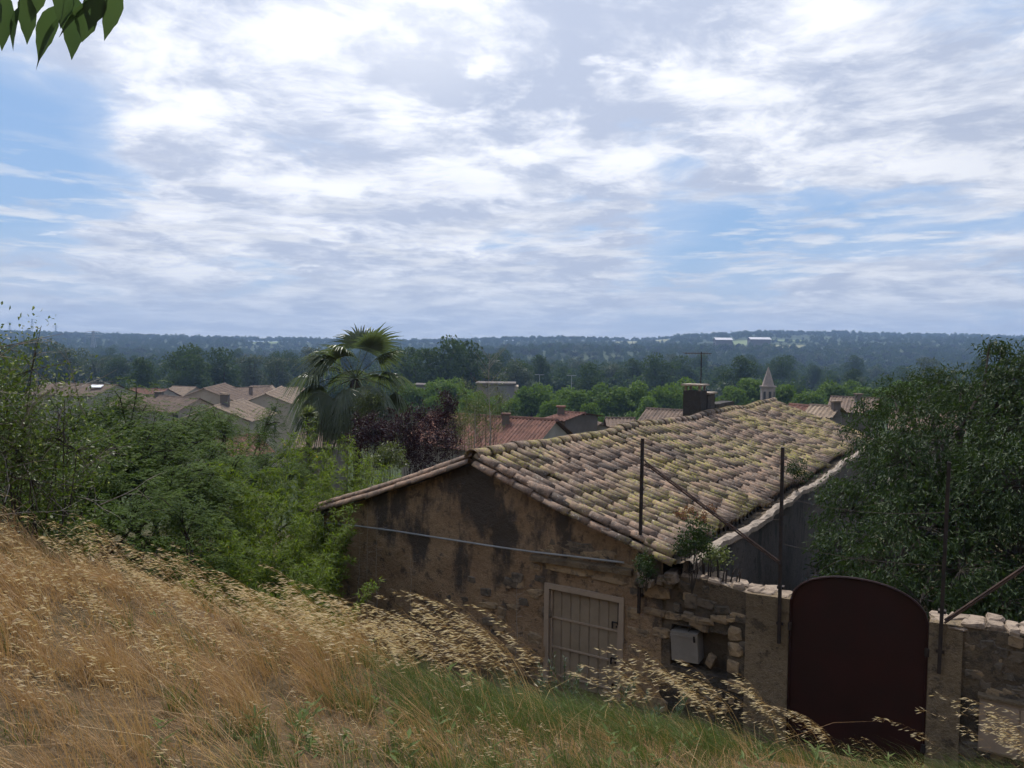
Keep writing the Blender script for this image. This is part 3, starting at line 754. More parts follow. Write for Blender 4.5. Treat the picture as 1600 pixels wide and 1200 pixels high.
# fence posts with braces
def fence_post(x0, y0, x1, y1, label, brace=None, b=-.09):
    (a0, z0), (a1, z1) = gw(x0, y0, b), gw(x1, y1, b)
    am = (a0 + a1) / 2
    t_ = thing('fence_post', H(a1, b, z1), label, 'fence post', 'iron fence posts on the boundary wall')
    mb = MB(); e = .021
    V = box_v((-e, -e, 0), (e, e, 1)); V2 = V.copy(); V2[:, 0] += np.where(V[:, 2] > .5, a0, a1); V2[:, 1] += b; V2[:, 2] = np.where(V[:, 2] > .5, z0, z1)
    mb.add(H(V2[:, 0], V2[:, 1], V2[:, 2]), BOXF[:, ::-1]); part('upright', mb, M_IRON, t_)
    for zz in (z1 + .25, z1 + .75):
        a2 = a1 + (a0 - a1) * (zz - z1) / (z0 - z1); mb = MB(); hbox(mb, a2 - .045, a2 + .045, b + .015, .02, zz, zz + .035); part('wall_bracket', mb, M_IRON, t_)
    if brace:
        (a2, z2), (a3, z3) = gw(*brace[0], b - .03), gw(*brace[1], b - .03)
        mb = MB()
        for off in (0, .035):
            tube_into(mb, [H(a2, b - .03, z2 - off), H(a3, b - .03, z3 - off)], .013, 4)
        part('brace', mb, M_RUST, t_)
    return t_
fence_post(1004, 685, 998, 958, 'thin iron fence post beside the beige door with a sloping brace', ((1008, 721), (1218, 877)))
fence_post(1223, 699, 1217, 1005, 'thin iron fence post on the rendered pillar between the house and the gate')
fence_post(1483, 722, 1467, 1052, 'thin iron fence post on the pillar beyond the gate with a rising brace', ((1476, 969), (1640, 858)))
# spike on top of the first post
# wires
def wire(p0, p1, label, sag=.06, b=-.09, r=.0035, arch_=0.0):
    (a0, z0), (a1, z1) = gw(*p0, b), gw(*p1, b); t = np.linspace(0, 1, 16)
    P = H(a0 + (a1 - a0) * t, np.full(16, b), z0 + (z1 - z0) * t - sag * 4 * t * (1 - t) + arch_ * np.sin(t * math.pi))
    mb = MB(); tube_into(mb, P, r, 4)
    for k in range(1, 15):
        if arch_: tube_into(mb, [P[k] + [-.02, 0, .03], P[k] + [.02, 0, -.03]], .003, 3)
    return solo('fence_wire', mb, M_IRON, label, 'wire', 'wires strung between the fence posts')
wire((1223, 850), (1477, 884), 'upper thin wire strung across above the gate between two iron posts')
wire((1222, 776), (1480, 800), 'highest slack wire strung between the iron posts above the gate', .1)
wire((1235, 930), (1455, 962), 'barbed wire bowed over the arched top of the red gate', 0, -.02, .004, .62)
wire((1004, 790), (1222, 812), 'slack thin wire running from the door side post to the pillar post', .05)

# ================================================================== trees
L_PLANE = leafmat('plane_tree_leaf', (.135, .20, .04), (.085, .14, .03), None, .34, .6, .1)
L_OAK = leafmat('valley_leaf', (.058, .088, .028), (.035, .06, .022), None, .35, .7, .1)
L_GREYG = leafmat('grey_green_leaf', (.085, .105, .07), (.055, .075, .045), None, .3, .6, .25)
L_PINE = leafmat('dark_needle', (.026, .042, .024), (.018, .03, .018), None, .2, .6, .2)
L_BAMB = leafmat('bamboo_leaf', (.17, .215, .03), (.09, .14, .02), (.36, .27, .05), .48, .55, .15)
L_MIM = leafmat('feathery_leaf', (.085, .13, .02), (.045, .08, .014), None, .36, .65, .08)
L_HACK = leafmat('drooping_leaf', (.046, .072, .022), (.026, .046, .017), None, .32, .5, .14)
L_PURP = leafmat('purple_leaf', (.045, .02, .024), (.026, .014, .02), None, .22, .5, .15, (1.2, .7, .7))
L_SHRUB = leafmat('pale_shrub_leaf', (.13, .15, .055), (.08, .105, .035), (.34, .36, .2), .4, .45, .4)
L_OLIVE = leafmat('thorn_leaf', (.11, .145, .035), (.065, .10, .025), (.42, .44, .28), .4, .45, .25)
L_PALM = leafmat('palm_leaf', (.11, .135, .07), (.07, .095, .048), None, .35, .34, .5, (1.2, 1.3, .8))
L_PALMD = leafmat('dead_palm_leaf', (.13, .10, .07), (.09, .07, .05), None, .25, .6, .2, (1.2, 1.1, .8))
L_TWIG = leafmat('cherry_leaf', (.06, .09, .055), (.045, .075, .05), None, .5, .4, .4)
L_RED = leafmat('red_stonecrop', (.24, .09, .06), (.16, .13, .05), None, .3, .5, .3, (1.3, .9, .6))

def far_tree(seed, h, w, n, leaf, mat, trunk_h=.28, kind='round', nblob=16):
    """template tree, base at the origin, parts trunk and crown"""
    global rng
    rng = np.random.default_rng(seed); r = rng
    t = bpy.data.objects.new('tree', None)
    cz, rz = h * (.5 + trunk_h / 2), h * (.5 - trunk_h / 2)
    q = unit(r.normal(size=(nblob, 3))) * (r.random((nblob, 1)) ** .45)
    if kind == 'plane': q[:, 2] = np.abs(q[:, 2]) * 1.0 - .25
    C = q * np.array([w / 2 * .72, w / 2 * .72, rz * .74]) + np.array([0, 0, cz])
    if kind == 'cone': C[:, :2] *= np.clip(1.25 - (C[:, 2:3] - h * trunk_h) / (h * (1 - trunk_h)), .12, 1.2)
    br = w * (r.uniform(.10, .17, nblob) if kind == 'plane' else r.uniform(.13, .24, nblob))
    mb = MB()
    tube_into(mb, [[0, 0, -.8], [.03 * w, 0, h * trunk_h], [0, .02 * w, h * .62]], [w * .04, w * .03, w * .012], 6)
    for c in C[:9]: tube_into(mb, [[0, 0, h * trunk_h * .9], c * [.5, .5, .75], c], [w * .018, w * .012, w * .004], 4)
    tm = mb.mesh('trunk'); tm.materials.append(M_BARK)
    pick = r.choice(nblob, n, p=br ** 2 / (br ** 2).sum())
    u = randdir(n); u[:, 2] = np.where((u[:, 2] < -.3) & (r.random(n) < .6), -u[:, 2], u[:, 2])
    P = C[pick] + u * (br[pick] * (.55 + .5 * r.random(n) ** .6))[:, None] * np.array([1, 1, .82])
    D = unit(u * .5 + randdir(n) * .8 + [0, 0, -.25]); U = unit(u + randdir(n) * .45 + [0, 0, .5])
    mb = MB(); leaves_into(mb, P - D * leaf * .5, D, U, leaf * r.uniform(.7, 1.3, n), leaf * .72 * r.uniform(.7, 1.2, n), .12)
    cm = mb.mesh('crown'); cm.materials.append(mat)
    return tm, cm, float(np.percentile(P[:, 2], 99))
def tree_at(name, meshes, loc, rz, s, label, group):
    o = bpy.data.objects.new(name, None); COL.objects.link(o); o.location = tuple(loc); o.rotation_euler = (0, 0, rz); o.scale = tuple(s) if np.ndim(s) else (s, s, s)
    tag(o, label, 'tree', group)
    for nm, me in (('trunk', meshes[0]), ('crown', meshes[1])):
        c = bpy.data.objects.new(nm, me); COL.objects.link(c); c.parent = o
    return o
PLANE = [far_tree(100 + k, 14, 9.5, 3400, .5, L_PLANE, .2, 'plane', 34) for k in range(4)]
OAK = [far_tree(120 + k, 16, 12, 2600, .62, L_OAK, .14, 'round', 20) for k in range(4)]
GREYG = [far_tree(140 + k, 16, 12, 2400, .6, L_GREYG, .12, 'round', 18) for k in range(2)]
LOWT = [far_tree(160 + k, 11, 11, 420, 1.25, (L_OAK, L_OAK, L_PINE, L_GREYG, L_OAK)[k], .08, 'round', 12) for k in range(5)]
CYP = far_tree(180, 12, 3.2, 500, .7, L_PINE, .06, 'cone', 14)

rp = np.random.default_rng(11)
def near(px, table):
    for lim, txt in table:
        if px < lim: return txt
    return table[-1][1]
PLN = ((670, 'beside the fan palm'), (730, 'behind the purple shrubs'), (815, 'beside the grey flat roofed building'), (880, 'at the foot of the first lamp post'), (915, 'by the lamp post past the red tiled house'), (1000, 'behind the small brown roofs'), (1060, 'next to the big chimney'),
       (1130, 'behind the big chimney'), (1190, 'between the big chimney and the bell turret'), (1245, 'touching the bell turret'), (1300, 'behind the orange-red roof past the turret'), (1375, 'over the brown roofed house at its foot'), (1460, 'behind the top of the drooping tree'), (9999, 'hidden behind the drooping tree'))
VAL = ((60, 'behind the thorny shrub'), (190, 'behind the long house with the skylight'), (270, 'beside the meadow and dirt path'), (340, 'behind the two-window house'), (430, 'behind the big broad roof'), (480, 'behind the row of pale houses'), (620, 'behind the fan palm'), (770, 'in the clump behind the purple shrubs'),
       (850, 'behind the grey flat roofed building'), (930, 'behind the lamp posts'), (1060, 'beyond the small brown roofs'), (1150, 'beyond the big chimney'), (1260, 'beyond the bell turret'), (1400, 'beyond the roofs past the turret'), (9999, 'beyond the drooping tree'))
# plane trees along the square
for (px, ty, Yd, s) in ((655, 600, 128, 1), (698, 594, 133, 1), (742, 616, 120, .9), (790, 622, 126, .9), (833, 603, 131, 1), (872, 606, 136, 1), (905, 612, 128, 1), (942, 603, 131, 1.05), (985, 600, 134, 1.1), (1040, 603, 130, 1),
                        (1078, 596, 138, 1), (1140, 606, 128, .9), (1168, 594, 135, 1), (1232, 604, 130, 1), (1268, 612, 126, .95), (1312, 598, 133, 1), (1352, 608, 128, 1), (1392, 600, 132, 1), (1440, 598, 134, 1.05), (1490, 602, 128, 1),
                        (1545, 600, 132, 1), (1600, 602, 130, 1), (1010, 622, 118, .8), (925, 632, 112, .75), (865, 628, 112, .8), (1215, 622, 140, .9), (680, 622, 112, .8), (720, 606, 140, 1)):
    p = at(px, ty, Yd); g = float(ground_z(p[0], p[1])); hh = p[2] - g
    me = PLANE[rp.integers(4)]
    tree_at('plane_tree', me, (p[0], p[1], g), rp.uniform(0, 6.28), (s * hh / 13, s * hh / 13, hh / me[2]), 'bright green plane tree ' + near(px, PLN), 'plane trees behind the village roofs')
# trees of the valley floor
sp = [(640, 545, 205, 'o'), (688, 531, 190, 'o'), (735, 536, 196, 'o'), (662, 548, 185, 'o'), (285, 541, 205, 'o'), (348, 546, 210, 'o'), (300, 556, 195, 'o'), (395, 556, 230, 'g'), (440, 560, 225, 'g'), (60, 530, 260, 'g'), (110, 545, 250, 'g'), (25, 548, 240, 'g'),
      (150, 556, 260, 'g'), (765, 556, 240, 'o'), (800, 565, 220, 'o'), (840, 557, 260, 'o'), (180, 560, 250, 'o')]
k = 0
while k < 95:
    px = rp.uniform(-60, 1680); Yd = 175 + 300 * rp.random() ** .8; hh = rp.uniform(11, 20)
    if 185 < px < 270 and Yd > 200: k += .5; continue
    x = xof(px, Yd); ty = 545 + (px - 800) * .0122 + (20 - hh) / Yd * FPX
    sp.append((px, ty, Yd, 'g' if rp.random() < .3 else 'o')); k += 1
for (px, ty, Yd, kd) in sp:
    p = at(px, ty, Yd); g = float(ground_z(p[0], p[1])); hh = max(6, p[2] - g)
    me = (OAK[rp.integers(4)] if kd == 'o' else GREYG[rp.integers(2)])
    tree_at('valley_tree', me, (p[0], p[1], g), rp.uniform(0, 6.28), (hh / 16 * rp.uniform(.85, 1.15),) * 2 + (hh / me[2],),
            ('dark green rounded ' if kd == 'o' else 'grey-green willowy ') + ('tall ' if hh > 16.5 else '') + 'valley tree ' + near(px, VAL), 'trees on the valley floor')
# two round bushes beside the meadow and the dirt path
for (px, ty, Yd, hh) in ((219, 566, 260, 5.0), (240, 577, 250, 3.5)):
    p = at(px, ty, Yd); g = float(ground_z(p[0], p[1]))
    tree_at('round_bush', OAK[1], (p[0], p[1], g), 1.0, (.75, .75, (p[2] - g) / 15.6), 'rounded bush beside the meadow and dirt path', 'bushes beside the meadow')

# far wooded slopes: one mass
pts = []; scl = []
rf = np.random.default_rng(12)
yv = 235.0
while yv < 2060:
    step = 9 + yv * .0078; halfw = yv * .95
    n = int(2 * halfw / step)
    xs = np.linspace(-halfw, halfw, n) + rf.uniform(-.5, .5, n) * step; ys = yv + rf.uniform(-.5, .5, n) * step
    pxs = 800 + xs / ys * FPX; keep = np.ones(n, bool)
    for (a0, a1, b0, b1) in FIELDS: keep &= ~((pxs > a0) & (pxs < a1) & (ys > b0) & (ys < b1))
    keep &= rf.random(n) < .96
    keep &= ~((pxs > 185) & (pxs < 272) & (ys < 345))
    xs, ys = xs[keep], ys[keep]
    pts.append(np.column_stack([xs, ys, ground_z(xs, ys) - .5])); scl.append(rf.uniform(.55, 1.15, len(xs)) * (1 + .25 * vnoise(xs * .01, ys * .01, 9)))
    yv += step * .85
pts = np.concatenate(pts); scl = np.concatenate(scl)
tcol = bpy.data.collections.new('forest_tree_kinds')
for k, (tm, cm, _t) in enumerate(LOWT + [CYP]):
    o = bpy.data.objects.new('forest_tree', cm); tcol.objects.link(o)
me = bpy.data.meshes.new('forest'); me.vertices.add(len(pts)); me.vertices.foreach_set('co', pts.ravel().astype(np.float32))
for nm, arr in (('scl', scl), ('rot', rf.uniform(0, 6.28, len(pts)))):
    a = me.attributes.new(nm, 'FLOAT', 'POINT'); a.data.foreach_set('value', arr.astype(np.float32))
a = me.attributes.new('pick', 'INT', 'POINT'); a.data.foreach_set('value', rf.choice(6, len(pts), p=[.24, .22, .2, .1, .22, .02]).astype(np.int32)); me.update()
forest = bpy.data.objects.new('forest', me); COL.objects.link(forest); tag(forest, None, None, None, 'stuff')
ng = bpy.data.node_groups.new('forest_scatter', 'GeometryNodeTree')
ng.interface.new_socket('Geometry', in_out='INPUT', socket_type='NodeSocketGeometry'); ng.interface.new_socket('Geometry', in_out='OUTPUT', socket_type='NodeSocketGeometry')
G = lambda t: ng.nodes.new(t)
gi, go = G('NodeGroupInput'), G('NodeGroupOutput'); iop = G('GeometryNodeInstanceOnPoints'); ci = G('GeometryNodeCollectionInfo')
ci.inputs['Collection'].default_value = tcol; ci.inputs['Separate Children'].default_value = True; ci.inputs['Reset Children'].default_value = True
def attr_node(nm, ty):
    n_ = G('GeometryNodeInputNamedAttribute'); n_.data_type = ty; n_.inputs['Name'].default_value = nm; return n_
LK = ng.links.new
LK(gi.outputs[0], iop.inputs['Points']); LK(ci.outputs[0], iop.inputs['Instance']); iop.inputs['Pick Instance'].default_value = True
LK(attr_node('pick', 'INT').outputs[0], iop.inputs['Instance Index']); LK(attr_node('scl', 'FLOAT').outputs[0], iop.inputs['Scale'])
cx = G('ShaderNodeCombineXYZ'); LK(attr_node('rot', 'FLOAT').outputs[0], cx.inputs[2]); LK(cx.outputs[0], iop.inputs['Rotation']); LK(iop.outputs[0], go.inputs[0])
forest.modifiers.new('scatter', 'NODES').node_group = ng

# ================================================================== village houses
M_W1 = plain('ochre_house_wall', (.40, .335, .26), (.33, .275, .215), .8, .95, .2, .02, 6)
M_W2 = plain('grey_house_wall', (.33, .295, .25), (.27, .24, .205), .8, .95, .2, .02, 6)
M_W3 = plain('dark_house_wall', (.15, .125, .11), (.11, .095, .085), .8, .95, .2, .02, 6)
M_SHUT = plain('dark_window', (.03, .03, .035), (.045, .04, .04), 3, .3, .0, spec=.5)
M_SHUTTER = plain('grey_shutter', (.20, .17, .15), (.15, .13, .12), 3, .7, .0)
def roof_mat(name, a, b_, d):
    m, nt = new_mat(name); p = pos(nt)
    r = nt.n('ShaderNodeAttribute', attribute_name='rnd').outputs['Fac']
    col = nt.mix(r, a, b_); col = nt.mix(nt.ramp(nt.noise(p, 1.6, 6, .75), .42, .62, 0, .8), col, d)
    col = nt.mix(nt.ramp(nt.noise(p, 7, 4, .7), .55, .68, 0, .6), col, tuple(v * 1.5 for v in a))
    s_ = nt.n('ShaderNodeBsdfPrincipled', {'Base Color': col, 'Roughness': .95, 'Specular IOR Level': .15}); finish(nt, s_.outputs[0]); return m
M_R1 = roof_mat('village_roof_tile', (.215, .155, .118), (.175, .128, .10), (.10, .078, .066))
M_R2 = roof_mat('red_roof_tile', (.225, .115, .085), (.175, .092, .072), (.10, .06, .05))
M_R3 = roof_mat('pale_roof_tile', (.30, .228, .168), (.25, .19, .14), (.16, .122, .096))
HG = 'village houses below the hillside'
def village_house(p0, p1, hw_, drop, label, wall=M_W1, rmat=M_R1, zground=None, wins=(), chims=(), gwins=(), pitch_cols=.30, hip=False):
    """p0, p1: ridge ends (px, py, distance); hw_ half depth; drop ridge to eave; wins: (u, v, w, h) on the long wall that faces the camera"""
    A_, B_ = at(*p0), at(*p1); A_[2] = B_[2] = (A_[2] + B_[2]) / 2
    zr = A_[2]; L = np.linalg.norm(B_ - A_); ex = unit(B_ - A_); ey = np.array([ex[1], -ex[0], 0.0])
    if ey @ ((A_ + B_) / 2) > 0: ey = -ey
    mid = (A_ + B_) / 2; zg = float(ground_z(mid[0], mid[1])) - 1.0 if zground is None else zground
    ze = zr - drop
    t_ = thing('village_house', (mid[0], mid[1], zg), label, 'house', HG)
    Q = lambda u, v, z: A_ * [1, 1, 0] + ex * u + ey * v + np.array([0, 0, z])
    o_ = .12
    mb = MB()
    ring = [Q(o_, hw_ - .25, zg), Q(L - o_, hw_ - .25, zg), Q(L - o_, -hw_ + .25, zg), Q(o_, -hw_ + .25, zg)]; rt = [q + np.array([0, 0, ze - zg - .03]) for q in ring]
    ga, gb = Q(o_, 0, zr - .06), Q(L - o_, 0, zr - .06)
    V = np.array(ring + rt + [ga, gb]); mb.add(V, np.array([[0, 1, 5, 4], [1, 2, 6, 5], [2, 3, 7, 6], [3, 0, 4, 7]])); mb.f.append(np.array([[7, 4, 8], [5, 6, 9]]))
    part('wall', mb, wall, t_)
    for sg in (1, -1):
        mb = MB(); nu = max(12, int(L / pitch_cols * 4)); uu = np.linspace(-.15, L + .15, nu); vv = np.linspace(0, hw_ + .2, 15)
        U, W_ = np.meshgrid(uu, vv, indexing='ij')
        Zc = zr - drop * (W_ / hw_) + .045 * np.cos(2 * math.pi * U / pitch_cols) + .05 * np.sin(U * .9 + p0[0]) * (W_ / hw_) + .02 * (np.arange(15) % 2)
        if hip:
            k_ = np.clip(W_ / hw_, 0, 1)
        P = A_ * [1, 1, 0] + U[..., None] * ex + (sg * W_)[..., None] * ey + Zc[..., None] * np.array([0, 0, 1.0])
        rr = np.random.default_rng(int(p0[0])).random(nu)[:, None] * np.ones(15)
        n0 = mb.n; grid_into(mb, P, 0.0, flip=sg < 0); mb.r[-1] = rr.ravel(); part('roof', mb, rmat, t_)
    mb = MB(); tube_into(mb, [Q(-.15, 0, zr + .0), Q(L * .5, 0, zr - .02), Q(L + .15, 0, zr)], .13, 6); part('ridge', mb, rmat, t_)
    for sg, lst in ((0, wins), (1, gwins)):
        for (u, v, ww, wh) in lst:
            if sg == 0: c = Q(L * u, hw_ - .25, ze - v); e1_, n_ = ex, ey
            else:
                uu_ = L - o_ if ex @ mid < 0 else o_; c = Q(uu_, hw_ * u, ze - v); e1_, n_ = ey, (ex if uu_ > 1 else -ex)
            mb = MB(); e3 = np.array([0, 0, 1.0])
            def bx(u0, u1, z0, z1, d0, d1):
                V = np.array([c + e1_ * a + e3 * z + n_ * d for z in (z0, z1) for (a, d) in ((u0, d0), (u1, d0), (u1, d1), (u0, d1))])[[0, 1, 2, 3, 4, 5, 6, 7]]
                mb.add(V, BOXF)
            bx(-ww / 2 - .1, ww / 2 + .1, -wh - .1, -wh, 0, .07); bx(-ww / 2 - .1, ww / 2 + .1, 0, .1, 0, .05); bx(-ww / 2 - .1, -ww / 2, -wh, 0, 0, .05); bx(ww / 2, ww / 2 + .1, -wh, 0, 0, .05)
            w_ = part('window', mb, wall if wall is not M_W1 else M_W2, t_)
            mb = MB(); bx(-ww / 2, ww / 2, -wh, 0, -.02, .012); part('pane', mb, M_SHUT, w_)
    for (u, v, wd, hh) in chims:
        c = Q(L * u, hw_ * v, zr - drop * abs(v)); mb = MB(); V = box_v((-wd / 2, -wd / 2, -.5), (wd / 2, wd / 2, hh)); mb.add(V + c, BOXF)
        c_ = part('chimney', mb, M_W3, t_); mb = MB(); mb.add(box_v((-wd / 2 - .08, -wd / 2 - .08, hh + .002), (wd / 2 + .08, wd / 2 + .08, hh + .1)) + c, BOXF); part('chimney_cap', mb, rmat, c_)
    return t_
# village at the foot of the slope
village_house((72, 600, 122), (183, 599, 118), 4.2, 1.5, 'long low tiled house with a white skylight in its roof', M_W2, M_R1)
village_house((196, 617, 108), (262, 616, 106), 3.6, 1.5, 'tiled house with a long plain roof beside the two-window house', M_W2, M_R1, chims=((.95, .35, .9, 1.0),))
village_house((250, 621, 100), (312, 620, 96), 3.4, 1.5, 'tiled house with two dark windows beneath its eave', M_W2, M_R1, wins=((.62, .35, .95, 1.15), (.96, .35, .9, 1.1)))
village_house((270, 604, 150), (306, 604, 148), 3.5, 1.5, 'small pale roofed house far behind the two-window house', M_W1, M_R3)
village_house((205, 607, 142), (262, 607, 140), 3.5, 1.4, 'low reddish roof beside the dirt path', M_W2, M_R2)
village_house((318, 599, 112), (352, 606, 128), 5.0, 2.0, 'tall house with a bare pale gable wall', M_W1, M_R1)
village_house((338, 605, 124), (420, 606, 132), 5.6, 2.0, 'big tiled house with a broad sunlit roof and a small chimney', M_W1, M_R1, chims=((.45, .5, .5, 1.2), (.62, .85, .6, .9)), wins=((.95, 1.2, .8, 1.3), (.82, 1.2, .8, 1.3)))
village_house((334, 632, 88), (380, 626, 100), 4.2, 1.7, 'gabled house with two stout chimneys on its pale roof', M_W1, M_R3, chims=((.55, -.2, .7, 1.4), (.25, .1, .75, 1.3)), wins=((.3, .7, .7, 1.3), (.7, .7, .7, 1.3)), gwins=((.4, .8, .7, 1.2),))
village_house((415, 611, 118), (440, 607, 140), 4.0, 1.6, 'house in the row with sunlit pale tiles and small windows', M_W1, M_R3, wins=((.2, .6, .7, 1.3), (.45, .6, .7, 1.3), (.7, .6, .7, 1.3), (.2, 3.2, .7, 1.3), (.45, 3.2, .7, 1.3)), gwins=((-.45, .5, .7, 1.2), (.3, .5, .7, 1.2), (-.45, 3.0, .7, 1.3), (.3, 3.0, .7, 1.3)))
village_house((440, 604, 150), (472, 606, 154), 4.5, 1.8, 'last house of the row, standing behind the palm', M_W1, M_R3, wins=((.3, .8, .8, 1.2), (.7, .8, .8, 1.2)))
village_house((392, 602, 165), (425, 603, 168), 4.0, 1.5, 'far tiled house behind the big broad roof', M_W2, M_R3)
village_house((338, 682, 50), (400, 681, 52), 2.2, .95, 'small outbuilding with red tiles among the feathery trees', M_W2, M_R2)
village_house((476, 668, 46), (536, 669, 46), 2.2, .8, 'low tiled roof peeping out behind the bamboo', M_W3, M_R1)
village_house((672, 652, 50), (868, 649, 46), 3.6, 1.55, 'red tiled house right behind the long stone house', M_W2, M_R2, chims=((.66, .18, .45, .5),), pitch_cols=.24)
village_house((882, 645, 56), (912, 645, 55), 2.4, .3, 'house with a dark side wall behind the red tiled roof', M_W3, M_R2, chims=((.1, .3, .5, .5),))
village_house((905, 654, 66), (940, 660, 60), 2.6, 1.1, 'small brown roof behind the ridge of the long stone house', M_W2, M_R1)
village_house((948, 654, 62), (990, 653, 62), 2.4, 1.0, 'brown roofed cottage behind the ridge of the stone house', M_W2, M_R1)
village_house((1012, 641, 62), (1088, 640, 60), 2.6, 1.1, 'brown roof showing beside the big chimney', M_W3, M_R1)
village_house((1236, 633, 58), (1278, 634, 56), 2.6, 1.1, 'orange-red tiled roof beyond the far end of the stone house', M_W2, M_R2, pitch_cols=.24)
village_house((1268, 634, 52), (1310, 635, 51), 2.0, .55, 'dark walled house with a pale capped roof edge beyond the stone house', M_W3, M_R3, chims=((.98, .3, .45, .5),))
village_house((1300, 622, 74), (1372, 620, 72), 3.0, 1.2, 'brown roofed house at the foot of the plane trees', M_W3, M_R1, chims=((.6, .3, .5, .7),))
village_house((1390, 645, 60), (1500, 640, 58), 3.0, 1.2, 'tiled house half hidden behind the drooping tree', M_W2, M_R1)
# white skylight of the long house
p = at(156, 603, 118); mb = MB(); mb.add(box_v((-.9, -.5, -.05), (.9, .5, .05)) + p + [0, -1.0, .0], BOXF)
sk = solo('skylight', mb, plain('white_skylight', (.75, .77, .8), (.7, .72, .76), 2, .4, 0), 'white skylight lying on the long low tiled roof', 'skylight', origin=p + [0, -1.0, 0]); sk.rotation_euler = (math.radians(19), 0, 0)
# grey sheds on the square
def shed(px0, px1, py, Yd, hgt, dep, label, mat):
    p0, p1 = at(px0, py, Yd), at(px1, py, Yd); zt = p0[2]; g = float(ground_z(p0[0], Yd))
    t_ = thing('flat_roofed_building', ((p0[0] + p1[0]) / 2, Yd, g), label, 'building')
    mb = MB(); mb.add(box_v((p0[0], Yd, g - 1), (p1[0], Yd + dep, zt)), BOXF); part('wall', mb, mat, t_)
    mb = MB(); mb.add(box_v((p0[0] - .3, Yd - .3, zt + .003), (p1[0] + .3, Yd + dep + .3, zt + .35)), BOXF); part('roof_edge', mb, M_W3, t_)
    mb = MB(); mb.add(box_v((p1[0] + .005, Yd + .2, g - 1), (p1[0] + .8, Yd + dep - .2, zt - .3)), BOXF); part('white_end', mb, M_W1, t_)
    return t_
M_SH = plain('grey_cladding', (.22, .20, .20), (.19, .175, .175), .5, .8, 0)
shed(745, 804, 601, 152, 5, 8, 'grey flat roofed building with a pale end wall among the plane trees', M_SH)
shed(646, 690, 603, 172, 5, 8, 'long low grey building behind the plane trees', M_SH)
# farm sheds on the far slope
for (px, py, Yd, wd, lab) in ((1131, 553, 1020, 11, 'far farm shed with a white roof beside the slope fields'), (1188, 552, 1050, 14, 'far farm shed with a long pale roof below the strip fields')):
    p = at(px, py, Yd); g = float(ground_z(p[0], Yd)); t_ = thing('farm_shed', (p[0], Yd, g), lab, 'shed')
    zt = g + 16
    mb = MB(); mb.add(box_v((p[0] - wd, Yd, g - 1), (p[0] + wd, Yd + 14, zt - 3)), BOXF); part('wall', mb, M_W3, t_)
    mb = MB(); V = np.array([[p[0] - wd - .6, Yd - .6, zt - 3], [p[0] + wd + .6, Yd - .6, zt - 3], [p[0] + wd + .6, Yd + 7, zt], [p[0] - wd - .6, Yd + 7, zt], [p[0] + wd + .6, Yd + 14.6, zt - 3], [p[0] - wd - .6, Yd + 14.6, zt - 3]])
    mb.add(V, np.array([[0, 1, 2, 3], [3, 2, 4, 5]])); part('roof', mb, plain('white_sheet_roof', (.6, .58, .6), (.55, .53, .55), .1, .5, 0), t_)
# bell turret with a stone spire
p = at(1200, 603, 112); wv = 1.02; zt = at(1199, 573, 112)[2]; g = float(ground_z(p[0], p[1]))
tw = thing('church_tower', (p[0], p[1], g), 'slender stone bell turret with a pointed spire above the roofs', 'tower')
M_SPIRE = plain('spire_stone', (.33, .27, .24), (.25, .205, .185), 1.2, .95, .2, .03, 5)
oct_ = lambda r_, z, n=8: np.array([[p[0] + r_ * math.cos(k * 2 * math.pi / n + .39), p[1] + r_ * math.sin(k * 2 * math.pi / n + .39), z] for k in range(n)])
mb = MB(); rings = [oct_(wv * 1.02, g - 1), oct_(wv * 1.02, p[2] - .9), oct_(wv * 1.0, p[2] - .2)]
V = np.concatenate(rings); mb.add(V, np.array([[i * 8 + j, i * 8 + (j + 1) % 8, (i + 1) * 8 + (j + 1) % 8, (i + 1) * 8 + j] for i in range(2) for j in range(8)])); part('shaft', mb, M_SPIRE, tw)
mb = MB(); V = np.concatenate([oct_(wv * 1.16, p[2] - .2), oct_(wv * 1.2, p[2]), oct_(wv * .8, p[2] + .02)]); mb.add(V, np.array([[i * 8 + j, i * 8 + (j + 1) % 8, (i + 1) * 8 + (j + 1) % 8, (i + 1) * 8 + j] for i in range(2) for j in range(8)])); part('cornice', mb, M_SPIRE, tw)
mb = MB(); V = np.concatenate([oct_(wv * .88, p[2] + .01), oct_(.04, zt)]); mb.add(V, np.array([[j, (j + 1) % 8, 8 + (j + 1) % 8, 8 + j] for j in range(8)])); part('spire', mb, M_SPIRE, tw)
for k in (4, 5, 6, 7):
    an = k * math.pi / 4 + .39 + math.pi / 8; c = np.array([p[0] + wv * .95 * math.cos(an), p[1] + wv * .95 * math.sin(an), p[2] - 1.3]); e1_ = np.array([-math.sin(an), math.cos(an), 0])
    nrm = np.array([math.cos(an), math.sin(an), 0]); mb = MB()
    mb.add(np.array([c + e1_ * a + nrm * d + [0, 0, z] for z in (-.9, .5) for (a, d) in ((-.17, .0), (.17, .0), (.17, .03), (-.17, .03))]), BOXF); part('louvre_opening', mb, M_SHUT, tw)
# lamp posts on the square
for (px, y0, lab) in ((843, 586, 'tall lamp post standing among the plane trees'), (893, 587, 'tall lamp post standing among the plane trees')):
    p = at(px, y0, 145); g = float(ground_z(p[0], 145)); t_ = thing('lamp_post', (p[0], 145, g), lab, 'lamp post', 'lamp posts among the plane trees')
    mb = MB(); tube_into(mb, [[p[0], 145, g - .3], [p[0], 145, p[2]]], [.12, .07], 6); part('pole', mb, M_ZINC, t_)
    mb = MB(); tube_into(mb, [[p[0] - .9, 145, p[2] + .05], [p[0] + .9, 145, p[2] + .05]], .06, 5); part('arm', mb, M_ZINC, t_)
